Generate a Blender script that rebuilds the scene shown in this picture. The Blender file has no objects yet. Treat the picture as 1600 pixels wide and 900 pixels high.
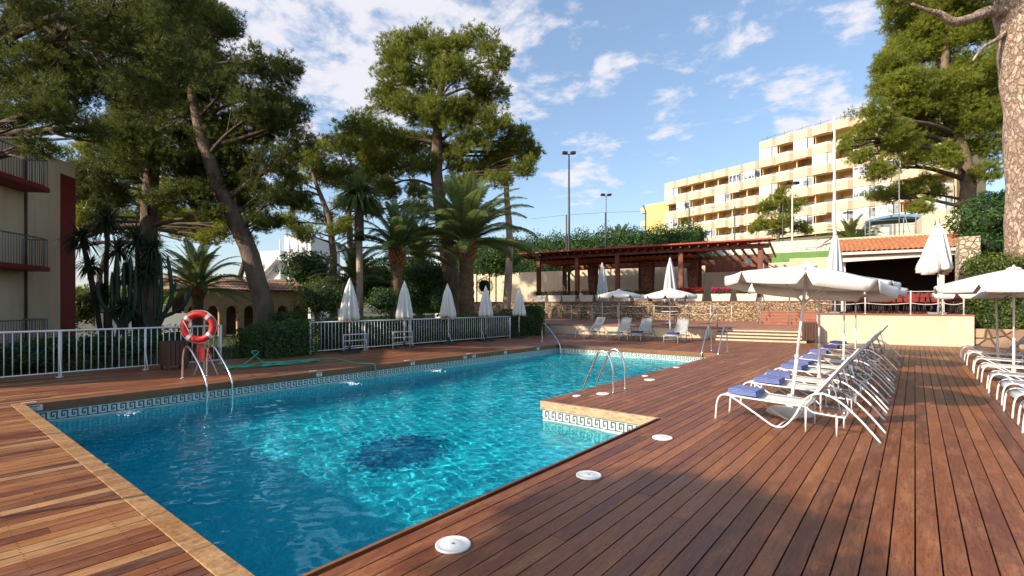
import bpy, math, random
import numpy as np
from mathutils import Vector, Matrix
random.seed(7); rng = np.random.default_rng(7)
R = math.radians
# ---------------------------------------------------------------- camera frame
H = 1.7; F = 782.0; YH = 475.0; CA, SA = .7790, .6271       # eye height, focal length in photo px, horizon row, yaw
def W(xc, t, z=0.0):            # camera-ground frame (right, forward) -> world; world Y runs along the deck boards
    return (xc*CA - t*SA, xc*SA + t*CA, z)
def P(px, py, z=0.0):           # photo pixel on a level plane z -> world
    t = (H-z)*F/(py-YH); return W((px-800)/F*t, t, z)
def PT(px, py, t):              # photo pixel at depth t -> world
    return W((px-800)/F*t, t, H+(YH-py)/F*t)
def PX(px, X, z=0.0):           # point of the line world-x = X seen at column px
    r = (px-800)/F; t = X/(r*CA-SA); return (X, t*(r*SA+CA), z)
def B(a, b, z=0.0):             # back terrace frame (a to the right along its front wall, b into depth)
    return W(9.9+.857*a+.515*b, 24.6-.515*a+.857*b, z)
BA = math.atan2(B(1,0)[1]-B(0,0)[1], B(1,0)[0]-B(0,0)[0])   # rotation of that frame
def aof(px, b):                 # a-coordinate at depth line b seen at column px
    r = (px-800)/F; x0 = 9.9+.515*b; t0 = 24.6+.857*b
    return (r*t0-x0)/(.857+.515*r)

sc = bpy.context.scene; col = sc.collection
cam = bpy.data.objects.new('camera', bpy.data.cameras.new('camera')); col.objects.link(cam); sc.camera = cam
cam.location = (0, 0, H); cam.rotation_euler = (R(90), 0, math.atan2(SA, CA))
cam.data.sensor_width = 36; cam.data.lens = 36*F/1600; cam.data.shift_y = 25/1600
cam.data.clip_start = .05; cam.data.clip_end = 5000
# ---------------------------------------------------------------- light
SUN_EL = 29; SD = 30
sdir = Vector(W(math.cos(R(SD)), math.sin(R(SD)))); sdir.z = 0; sdir.normalize()
sd = Vector((sdir.x*math.cos(R(SUN_EL)), sdir.y*math.cos(R(SUN_EL)), -math.sin(R(SUN_EL))))
sl = bpy.data.lights.new('sun', 'SUN'); so = bpy.data.objects.new('sun', sl); col.objects.link(so)
sl.energy = 4.5; sl.angle = R(.55); sl.color = (1, .89, .73)
so.rotation_euler = sd.to_track_quat('-Z', 'Y').to_euler(); so.location = (0, 0, 60)
w = bpy.data.worlds.new('World'); sc.world = w; w.use_nodes = True
nt = w.node_tree; N = nt.nodes; L = nt.links
for n in list(N): N.remove(n)
wo = N.new('ShaderNodeOutputWorld'); bg = N.new('ShaderNodeBackground'); L.new(bg.outputs[0], wo.inputs[0])
sky = N.new('ShaderNodeTexSky'); sky.sky_type = 'NISHITA'; sky.sun_disc = False
sky.sun_elevation = R(SUN_EL); sky.sun_rotation = math.atan2(-sd.x, -sd.y)
sky.air_density = 1.0; sky.dust_density = 1.4; sky.ozone_density = 1.2
bg.inputs['Strength'].default_value = .15
tc = N.new('ShaderNodeTexCoord'); sx = N.new('ShaderNodeSeparateXYZ'); L.new(tc.outputs['Generated'], sx.inputs[0])
def wm(op, a, b=None, clamp=False):
    n = N.new('ShaderNodeMath'); n.operation = op; n.use_clamp = clamp
    for i, v in enumerate((a, b)):
        if v is None: continue
        if isinstance(v, (int, float)): n.inputs[i].default_value = v
        else: L.new(v, n.inputs[i])
    return n.outputs[0]
zz = wm('MAXIMUM', wm('ADD', sx.outputs[2], .12), .03)
cv = N.new('ShaderNodeCombineXYZ'); L.new(wm('DIVIDE', sx.outputs[0], zz), cv.inputs[0]); L.new(wm('DIVIDE', sx.outputs[1], zz), cv.inputs[1])
n1 = N.new('ShaderNodeTexNoise'); n1.inputs['Scale'].default_value = 4.2; n1.inputs['Detail'].default_value = 9; n1.inputs['Roughness'].default_value = .62; n1.inputs['Distortion'].default_value = .25
L.new(cv.outputs[0], n1.inputs['Vector'])
n2 = N.new('ShaderNodeTexNoise'); n2.inputs['Scale'].default_value = .55; n2.inputs['Detail'].default_value = 3; L.new(cv.outputs[0], n2.inputs['Vector'])
n3 = N.new('ShaderNodeTexNoise'); n3.inputs['Scale'].default_value = 11; n3.inputs['Detail'].default_value = 6; n3.inputs['Roughness'].default_value = .6; L.new(cv.outputs[0], n3.inputs['Vector'])
acc = wm('ADD', wm('ADD', n1.outputs[0], wm('MULTIPLY', wm('SUBTRACT', n3.outputs[0], .5), .38)), wm('MULTIPLY', wm('SUBTRACT', n2.outputs[0], .5), .25))
for (px, py, wid, amp) in ((470, 60, .94, .17), (640, 20, .965, .10), (850, 75, .985, .13), (760, 95, .985, .08), (960, 118, .9985, .16), (1045, 193, .9975, .13), (905, 270, .995, .19), (1090, 65, .99, .08), (1050, 268, .995, .11), (1330, 60, .965, .13), (1270, 165, .997, .12), (1195, 45, .9994, .08), (0, 100, .9, .12)):
    v = Vector(PT(px, py, 10)) - Vector((0, 0, H)); v.normalize()
    d = N.new('ShaderNodeVectorMath'); d.operation = 'DOT_PRODUCT'; L.new(tc.outputs['Generated'], d.inputs[0]); d.inputs[1].default_value = v
    mr = N.new('ShaderNodeMapRange'); mr.interpolation_type = 'SMOOTHSTEP'; mr.inputs[1].default_value = wid; mr.inputs[2].default_value = 1.0-(1-wid)*.15; mr.inputs[3].default_value = 0; mr.inputs[4].default_value = amp
    L.new(d.outputs['Value'], mr.inputs[0]); acc = wm('ADD', acc, mr.outputs[0])
mr = N.new('ShaderNodeMapRange'); mr.inputs[1].default_value = .62; mr.inputs[2].default_value = .84; mr.interpolation_type = 'SMOOTHSTEP'; mr.inputs[4].default_value = .9
L.new(acc, mr.inputs[0])
mx = N.new('ShaderNodeMix'); mx.data_type = 'RGBA'; L.new(mr.outputs[0], mx.inputs[0]); hz_ = N.new('ShaderNodeMix'); hz_.data_type = 'RGBA'; hz_.inputs[0].default_value = .22; L.new(sky.outputs[0], hz_.inputs[6]); hz_.inputs[7].default_value = (1.9, 3.0, 4.6, 1); L.new(hz_.outputs[2], mx.inputs[6]); mx.inputs[7].default_value = (4.3, 4.2, 4.5, 1)
L.new(mx.outputs[2], bg.inputs[0])
vs = sc.view_settings; vs.view_transform = 'Standard'; vs.look = 'None'; vs.exposure = .54; vs.gamma = 1; vs.use_curve_mapping = False
sc.render.engine = 'CYCLES'; cy = sc.cycles; cy.use_denoising = True; cy.max_bounces = 7; cy.diffuse_bounces = 3; cy.glossy_bounces = 3; cy.transmission_bounces = 6; cy.transparent_max_bounces = 12
cy.sample_clamp_indirect = 6; cy.caustics_reflective = False; cy.caustics_refractive = True
# ---------------------------------------------------------------- materials
MATS = {}; USE_BUMP = False
class M:
    def __init__(s, name, color=(.5, .5, .5), rough=.6, metal=0, **k):
        s.m = bpy.data.materials.new(name); s.m.use_nodes = True; s.t = s.m.node_tree; s.N = s.t.nodes; s.L = s.t.links
        s.b = s.N['Principled BSDF']; s.set('Base Color', (*color, 1)); s.set('Roughness', rough); s.set('Metallic', metal); MATS[name] = s.m
        for a, v in k.items(): s.set(a.replace('_', ' '), v)
        s.c = s.N.new('ShaderNodeTexCoord')
    def set(s, i, v):
        if hasattr(v, 'is_output'): s.L.new(v, s.b.inputs[i])
        else: s.b.inputs[i].default_value = v
    def coord(s, scale=(1, 1, 1), out='Object', rot=(0, 0, 0)):
        m = s.N.new('ShaderNodeMapping'); m.inputs['Scale'].default_value = scale; m.inputs['Rotation'].default_value = rot; s.L.new(s.c.outputs[out], m.inputs[0]); return m.outputs[0]
    def noise(s, scale=5, detail=4, rough=.55, vec=None, dist=0):
        n = s.N.new('ShaderNodeTexNoise'); n.inputs['Scale'].default_value = scale; n.inputs['Detail'].default_value = detail; n.inputs['Roughness'].default_value = rough; n.inputs['Distortion'].default_value = dist
        s.L.new(vec or s.c.outputs['Object'], n.inputs['Vector']); return n.outputs[0]
    def vor(s, scale=5, vec=None, feature='F1', out='Distance', rnd=1):
        n = s.N.new('ShaderNodeTexVoronoi'); n.feature = feature; n.inputs['Scale'].default_value = scale; n.inputs['Randomness'].default_value = rnd
        s.L.new(vec or s.c.outputs['Object'], n.inputs['Vector']); return n.outputs[out]
    def ramp(s, fac, stops, interp='LINEAR'):
        n = s.N.new('ShaderNodeValToRGB'); r = n.color_ramp; r.interpolation = interp
        while len(r.elements) < len(stops): r.elements.new(.5)
        for e, (p, c) in zip(r.elements, stops): e.position = p; e.color = (*c, 1) if len(c) == 3 else c
        s.L.new(fac, n.inputs[0]); return n.outputs[0]
    def mix(s, f, a, b, mode='MIX'):
        n = s.N.new('ShaderNodeMix'); n.data_type = 'RGBA'; n.blend_type = mode
        for i, v in ((0, f), (6, a), (7, b)):
            if hasattr(v, 'is_output'): s.L.new(v, n.inputs[i])
            elif i == 0: n.inputs[0].default_value = v
            else: n.inputs[i].default_value = (*v, 1)
        return n.outputs[2]
    def attr(s, name, out='Color'):
        n = s.N.new('ShaderNodeAttribute'); n.attribute_name = name; return n.outputs[out]
    def bump(s, h, strength=.3, dist=.02, normal=None):
        n = s.N.new('ShaderNodeBump'); n.inputs['Strength'].default_value = strength; n.inputs['Distance'].default_value = dist; s.L.new(h, n.inputs['Height'])
        if normal: s.L.new(normal, n.inputs['Normal'])
        s.set('Normal', n.outputs[0]); return n.outputs[0]
def mottled(name, c1, c2, scale=4, rough=.7, bump=.15, bd=.01, detail=6, vec=None, **k):
    m = M(name, rough=rough, **k); v = m.coord(vec) if vec else None; n = m.noise(scale, detail, .6, v)
    m.set('Base Color', m.ramp(n, ((.3, c1), (.7, c2)))); m.bump(m.noise(scale*6, 4, .6, v), bump, bd); return m
# deck wood: every board has its own tint (attribute), streaky grain, worn pale patches
def wood(name, stops, worn, rough=.5, axis=(14, .8, 14), wornamt=.55):
    m = M(name, rough=rough)
    base = m.ramp(m.attr('tint', 'Fac'), stops)
    g = m.noise(9, 8, .72, m.coord(tuple(a*(.45 if a > 5 else .8) for a in axis))); base = m.mix(m.ramp(g, ((.3, (.75,)*3), (.7, (.0,)*3))), base, (.05, .018, .010)); big = m.noise(.42, 5, .6); base = m.mix(m.ramp(big, ((.38, (.28,)*3), (.6, (0,)*3))), base, (.10, .035, .02))
    wn = m.noise(1.5, 9, .76, m.coord((5.5, .8, 5.5))); wm_ = m.ramp(wn, ((.47, (0,)*3), (.68, (wornamt,)*3)))
    fl = m.noise(60, 3, .6, m.coord((6, .6, 6))); wm2 = m.mix(1, wm_, m.ramp(fl, ((.42, (.25,)*3), (.6, (1,)*3))), 'MULTIPLY')
    m.set('Base Color', m.mix(wm2, base, worn)); m.set('Roughness', m.ramp(wn, ((.35, (rough-.14,)*3), (.7, (rough+.2,)*3))))
    m.bump(m.noise(40, 4, .6, m.coord((6, .25, 6))), .25, .004); return m
wood('deck_wood', ((0, (.15, .036, .014)), (.3, (.25, .064, .019)), (.6, (.35, .100, .027)), (.85, (.44, .145, .039)), (1, (.52, .20, .06))), (.64, .32, .14), rough=.48, wornamt=.5)
wood('deck_wood_orange', ((0, (.12, .032, .012)), (.35, (.25, .07, .02)), (.65, (.40, .135, .038)), (.9, (.52, .22, .065)), (1, (.60, .31, .12))), (.58, .37, .22), wornamt=.35)
wood('coping_wood', ((0, (.46, .22, .075)), (1, (.58, .31, .12))), (.72, .5, .27), axis=(3, 3, 3))
wood('coping_pale', ((0, (.66, .46, .25)), (1, (.74, .54, .31))), (.8, .62, .4), axis=(1, 8, 8), wornamt=.3)
wood('coping_dark', ((0, (.20, .085, .03)), (1, (.36, .15, .055))), (.42, .22, .11), axis=(14, .8, 14), wornamt=.3)
mottled('under_deck', (.012, .008, .006), (.03, .02, .014), 3)
m = M('cream_wall', rough=.88); a_ = m.ramp(m.noise(.7, 7, .65), ((.3, (.58, .46, .30)), (.7, (.71, .59, .42)))); st1 = m.noise(2.2, 6, .7, m.coord((2.5, 2.5, .22))); m.set('Base Color', m.mix(m.ramp(st1, ((.5, (0,)*3), (.75, (.5,)*3))), a_, (.40, .31, .21))); m.bump(m.noise(12, 5), .15, .006)
mottled('upper_wall', (.58, .53, .44), (.68, .63, .53), .6, .85, .15)
m = M('facade_cream', rough=.88); a_ = m.ramp(m.noise(.5, 7, .65), ((.3, (.72, .53, .33)), (.7, (.82, .63, .42)))); st1 = m.noise(1.5, 6, .7, m.coord((2.5, 2.5, .2))); m.set('Base Color', m.mix(m.ramp(st1, ((.5, (0,)*3), (.75, (.45,)*3))), a_, (.45, .33, .21))); m.bump(m.noise(12, 5), .15, .006)
mottled('facade_red', (.20, .012, .008), (.25, .018, .012), 1, .7, .1)
mottled('red_paint', (.34, .03, .02), (.42, .05, .03), 3, .5)
mottled('pergola_wood', (.13, .028, .016), (.24, .07, .035), 5, .5, .3, .006, vec=(1, 1, .15))
mottled('pergola_dark', (.05, .015, .01), (.09, .03, .02), 4, .6)
mottled('terrace_tile', (.26, .085, .05), (.38, .14, .085), 2.2, .6)
mottled('terrace_floor', (.27, .11, .07), (.40, .19, .12), 1.4, .6)
mottled('white_metal', (.74, .73, .70), (.80, .79, .77), 3, .35, .05, .001)
mottled('white_sling', (.66, .66, .62), (.74, .74, .70), 8, .6, .2, .002)
mottled('grey_sling', (.30, .31, .31), (.38, .39, .39), 8, .6, .2, .002)
mottled('silver_frame', (.40, .40, .39), (.5, .5, .49), 3, .35, .05, .001, metal=.6)
M('steel', (.72, .72, .72), .18, 1)
mottled('towel_blue', (.11, .14, .34), (.19, .23, .47), 30, .95, .6, .006)
mottled('towel_dark', (.03, .03, .14), (.06, .07, .25), 30, .95, .6, .006)
mottled('umbrella_cloth', (.74, .70, .63), (.80, .77, .71), 5, .85, .15, .004, vec=(1, 1, .3))
mottled('umbrella_grey', (.46, .49, .50), (.55, .58, .59), 5, .85, .15, .004, vec=(1, 1, .3))
mottled('umbrella_base', (.50, .46, .40), (.62, .58, .51), 6, .7)
mottled('black_metal', (.012, .012, .013), (.025, .025, .026), 4, .5)
mottled('dark_post', (.035, .04, .042), (.06, .065, .07), 3, .5)
mottled('grey_metal', (.16, .17, .18), (.24, .25, .26), 3, .45)
mottled('pale_post', (.55, .52, .45), (.64, .61, .54), 3, .6)
mottled('life_red', (.60, .02, .015), (.68, .035, .02), 6, .45)
mottled('life_white', (.75, .72, .66), (.8, .78, .72), 6, .6)
mottled('cord_red', (.5, .03, .03), (.62, .05, .05), 20, .7)
mottled('hose_green', (.015, .30, .18), (.03, .40, .25), 6, .4)
mottled('bin_wood', (.06, .022, .014), (.11, .042, .025), 5, .55, vec=(1, 1, .2))
mottled('lid_white', (.72, .70, .66), (.80, .78, .74), 8, .5, .1, .002)
mottled('green_band', (.10, .22, .045), (.13, .27, .055), 2, .6)
mottled('green_board', (.02, .10, .02), (.03, .14, .03), 2, .6)
mottled('planter_white', (.62, .58, .50), (.72, .68, .60), 3, .7)
mottled('basket', (.10, .055, .02), (.2, .12, .05), 12, .8)
mottled('lamp_glass', (.7, .68, .62), (.75, .73, .68), 3, .3)
mottled('bark', (.10, .065, .045), (.26, .17, .115), 3.2, .9, 1.0, .06, 8, vec=(1, 1, .3))
mottled('bark_pale', (.30, .20, .14), (.56, .42, .32), 2.4, .9, 1.0, .07, 9, vec=(1.2, 1.2, .5))
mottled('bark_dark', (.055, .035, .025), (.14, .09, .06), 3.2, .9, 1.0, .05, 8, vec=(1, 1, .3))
m = M('bark_plates', rough=.92); v = m.coord((1.3, 1.3, .75)); wv = m.noise(3, 5, .6, v); vv = m.N.new('ShaderNodeVectorMath'); vv.operation = 'ADD'; m.L.new(v, vv.inputs[0]); m.L.new(wv, vv.inputs[1]); d = m.vor(3.6, vv.outputs[0], 'DISTANCE_TO_EDGE'); cc = m.vor(3.6, vv.outputs[0], 'F1', 'Color'); sp = m.N.new('ShaderNodeSeparateColor'); m.L.new(cc, sp.inputs[0])
pc = m.ramp(sp.outputs[0], ((0, (.36, .25, .18)), (.45, (.54, .40, .30)), (.8, (.66, .52, .41)), (1, (.46, .29, .21)))); pc = m.mix(m.ramp(m.noise(22, 6, .7), ((.35, (.7,)*3), (.65, (0,)*3))), pc, (.27, .18, .13)); eg = m.ramp(d, ((0, (0,)*3), (.13, (1,)*3))); m.set('Base Color', m.mix(eg, (.30, .20, .14), pc)); m.bump(m.mix(.4, eg, m.noise(26, 6, .7)), 1.0, .07)
mottled('palm_trunk', (.11, .06, .03), (.32, .19, .10), 5, .9, 1.0, .05, 6, vec=(1, 1, 3))
mottled('palm_boots', (.30, .10, .03), (.55, .25, .08), 6, .85, .6, .03)
mottled('house_white', (.66, .64, .60), (.74, .72, .69), 1, .85)
mottled('hotel_cream', (.55, .43, .29), (.62, .50, .35), .6, .85, .05)
mottled('hotel_bounce_ochre', (.70, .46, .20), (.78, .54, .26), .6, .85, .05)  # wall paint with the orange bounce light of the balcony recesses mixed in
mottled('hotel_yellow', (.66, .50, .17), (.72, .56, .21), .5, .85, .05)
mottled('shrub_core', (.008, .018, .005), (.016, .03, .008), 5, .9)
mottled('hotel_awning', (.62, .60, .56), (.7, .68, .64), 2, .8)
mottled('sandstone', (.34, .22, .11), (.52, .36, .20), 2.5, .9, .7, .05, 8)
mottled('blue_roof', (.10, .22, .36), (.16, .30, .46), 3, .5)
mottled('shaded_inside', (.012, .009, .008), (.022, .016, .013), 2, .9)  # near-black puts the restaurant's indoor shade into its walls and ceiling
mottled('red_seat', (.20, .02, .012), (.32, .035, .02), 9, .6)
mottled('garden_ground', (.05, .045, .02), (.14, .11, .06), .9, .95, .6, .05, 9)
mottled('far_ground', (.09, .10, .05), (.20, .17, .10), .05, .95, .5, .3, 9)
mottled('path_sand', (.36, .26, .16), (.48, .36, .23), 2, .9)
mottled('sticker_white', (.66, .66, .62), (.74, .74, .7), 10, .5)
mottled('sticker_ink', (.03, .03, .04), (.07, .07, .08), 10, .5)
mottled('foam', (.75, .8, .82), (.85, .88, .9), 10, .5)
mottled('wire', (.05, .055, .06), (.08, .085, .09), 3, .5)
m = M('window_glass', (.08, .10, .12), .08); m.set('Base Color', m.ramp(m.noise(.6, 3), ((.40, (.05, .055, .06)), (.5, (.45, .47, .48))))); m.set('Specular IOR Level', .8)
# roof tiles: wavy half-round rows are modelled, this varies the clay
m = M('roof_tile', rough=.85); n = m.noise(7, 6); m.set('Base Color', m.ramp(n, ((.3, (.30, .10, .045)), (.5, (.46, .17, .07)), (.72, (.60, .30, .15))))); m.bump(m.noise(30, 4), .5, .01)
m = M('roof_tile_old', rough=.9); n = m.noise(5, 6); m.set('Base Color', m.ramp(n, ((.3, (.14, .07, .045)), (.7, (.33, .19, .12))))); m.bump(m.noise(30, 4), .5, .01)
# rubble masonry
def rubble(name, scale, cols, gap):
    m = M(name, rough=.9); v = m.coord((1, 1, 1.25)); d = m.vor(scale, v, 'DISTANCE_TO_EDGE'); c = m.vor(scale, v, 'F1', 'Color')
    sepc = m.N.new('ShaderNodeSeparateColor'); m.L.new(c, sepc.inputs[0])
    colr = m.ramp(sepc.outputs[0], cols); nn = m.noise(14, 6, .6, v); colr = m.mix(m.ramp(nn, ((.3, (.5,)*3), (.7, (0,)*3))), colr, cols[0][1])
    e = m.ramp(d, ((.0, (0,)*3), (.09, (1,)*3))); m.set('Base Color', m.mix(e, gap, colr)); m.bump(m.mix(.35, e, nn), 1.0, .06); return m
rubble('stone_rubble', 5.0, ((0, (.22, .13, .07)), (.35, (.38, .25, .14)), (.7, (.52, .38, .22)), (1, (.42, .30, .2))), (.04, .028, .018))
rubble('stone_block', 2.0, ((0, (.24, .13, .08)), (.4, (.40, .25, .15)), (.8, (.50, .36, .22)), (1, (.36, .16, .10))), (.06, .04, .025))
rubble('brick_pillar', 8, ((0, (.14, .045, .025)), (.5, (.27, .10, .05)), (1, (.36, .16, .09))), (.05, .025, .015))
rubble('pale_stone', 4.5, ((0, (.42, .33, .22)), (.5, (.58, .48, .33)), (1, (.66, .57, .42))), (.16, .11, .07))
# pool
m = M('pool_mosaic', rough=.45); v = m.coord((1, 1, 1)); c = m.vor(26, v, 'F1', 'Color', .1); sp = m.N.new('ShaderNodeSeparateColor'); m.L.new(c, sp.inputs[0])
m.set('Base Color', m.ramp(sp.outputs[0], ((0, (.03, .54, .66)), (.5, (.06, .64, .76)), (1, (.12, .74, .84)))))
m = M('pool_emblem', rough=.45); c = m.vor(26, None, 'F1', 'Color', .1); sp = m.N.new('ShaderNodeSeparateColor'); m.L.new(c, sp.inputs[0])
vl = m.N.new('ShaderNodeVectorMath'); vl.operation = 'LENGTH'; m.L.new(m.c.outputs['Object'], vl.inputs[0]); ad = m.N.new('ShaderNodeMath'); ad.operation = 'MULTIPLY_ADD'; m.L.new(sp.outputs[1], ad.inputs[0]); ad.inputs[1].default_value = .32; m.L.new(vl.outputs['Value'], ad.inputs[2])
m.set('Base Color', m.mix(m.ramp(ad.outputs[0], ((.86, (0,)*3), (1.12, (1,)*3))), m.ramp(sp.outputs[0], ((0, (.02, .15, .30)), (1, (.04, .22, .38)))), m.ramp(sp.outputs[0], ((0, (.03, .54, .66)), (.5, (.06, .64, .76)), (1, (.12, .74, .84))))))
mottled('tile_white', (.60, .66, .62), (.72, .76, .72), 6, .3)
mottled('tile_key', (.045, .085, .085), (.09, .13, .13), 6, .3)
m = bpy.data.materials.new('pool_water'); MATS['pool_water'] = m; m.use_nodes = True; t = m.node_tree; n_ = t.nodes
for q in list(n_): n_.remove(q)
o = n_.new('ShaderNodeOutputMaterial'); tcn = n_.new('ShaderNodeTexCoord')
def wn_(scale, sc3, det=3, dist=0):
    mp = n_.new('ShaderNodeMapping'); mp.inputs['Scale'].default_value = sc3; mp.inputs['Rotation'].default_value = (0, 0, .5); t.links.new(tcn.outputs['Object'], mp.inputs[0])
    q = n_.new('ShaderNodeTexNoise'); q.inputs['Scale'].default_value = scale; q.inputs['Detail'].default_value = det; q.inputs['Distortion'].default_value = dist; t.links.new(mp.outputs[0], q.inputs['Vector']); return q.outputs[0]
b1 = n_.new('ShaderNodeBump'); b1.inputs['Strength'].default_value = 1; b1.inputs['Distance'].default_value = .09; t.links.new(wn_(2.6, (1, 1.6, 1), 2, .6), b1.inputs['Height'])
b2 = n_.new('ShaderNodeBump'); b2.inputs['Strength'].default_value = 1; b2.inputs['Distance'].default_value = .05; t.links.new(wn_(9, (1, 1.5, 1), 3, .8), b2.inputs['Height']); t.links.new(b1.outputs[0], b2.inputs['Normal'])
gs = n_.new('ShaderNodeBsdfGlass'); gs.inputs['IOR'].default_value = 1.33; gs.inputs['Roughness'].default_value = 0; gs.inputs[0].default_value = (.5, .97, 1, 1); t.links.new(gs.outputs[0], o.inputs[0])
if USE_BUMP: t.links.new(b2.outputs[0], gs.inputs['Normal'])
# foliage: each tuft has its own tint
def leafmat(name, stops, rough=.6, trans=.25, tcol=None):
    m = M(name, rough=rough); c = m.ramp(m.attr('tint', 'Fac'), stops); c2 = m.mix(m.ramp(m.noise(.55, 3), ((.35, (.5,)*3), (.65, (0,)*3))), c, stops[0][1]); m.set('Base Color', c2); m.set('Specular IOR Level', .3)
    tl = m.N.new('ShaderNodeBsdfTranslucent'); m.L.new(m.mix(.5, c2, tcol or stops[-1][1]), tl.inputs[0]); ms = m.N.new('ShaderNodeMixShader'); ms.inputs[0].default_value = trans
    out = m.N['Material Output']; m.L.new(m.b.outputs[0], ms.inputs[1]); m.L.new(tl.outputs[0], ms.inputs[2]); m.L.new(ms.outputs[0], out.inputs[0])
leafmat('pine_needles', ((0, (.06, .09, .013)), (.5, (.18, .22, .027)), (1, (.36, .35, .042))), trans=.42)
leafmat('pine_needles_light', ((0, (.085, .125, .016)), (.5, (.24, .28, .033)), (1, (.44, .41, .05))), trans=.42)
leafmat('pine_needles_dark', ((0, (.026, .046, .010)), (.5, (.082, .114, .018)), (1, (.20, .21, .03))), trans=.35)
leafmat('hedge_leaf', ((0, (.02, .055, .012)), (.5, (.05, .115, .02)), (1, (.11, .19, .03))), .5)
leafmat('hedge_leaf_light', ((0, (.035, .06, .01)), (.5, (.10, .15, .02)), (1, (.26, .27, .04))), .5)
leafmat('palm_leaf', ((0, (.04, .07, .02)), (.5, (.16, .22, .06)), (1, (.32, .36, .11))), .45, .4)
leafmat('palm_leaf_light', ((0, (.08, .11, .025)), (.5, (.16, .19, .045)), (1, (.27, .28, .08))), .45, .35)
leafmat('yucca_leaf', ((0, (.018, .03, .014)), (.5, (.045, .065, .03)), (1, (.10, .13, .055))), .5)
mottled('cactus', (.012, .03, .013), (.03, .055, .022), 4, .6)
leafmat('flower_red', ((0, (.35, .01, .01)), (1, (.55, .03, .03))), .6); leafmat('flower_pink', ((0, (.5, .01, .12)), (1, (.7, .04, .2))), .6)
leafmat('twig', ((0, (.12, .08, .06)), (1, (.3, .22, .17))), .8, .05)
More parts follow.
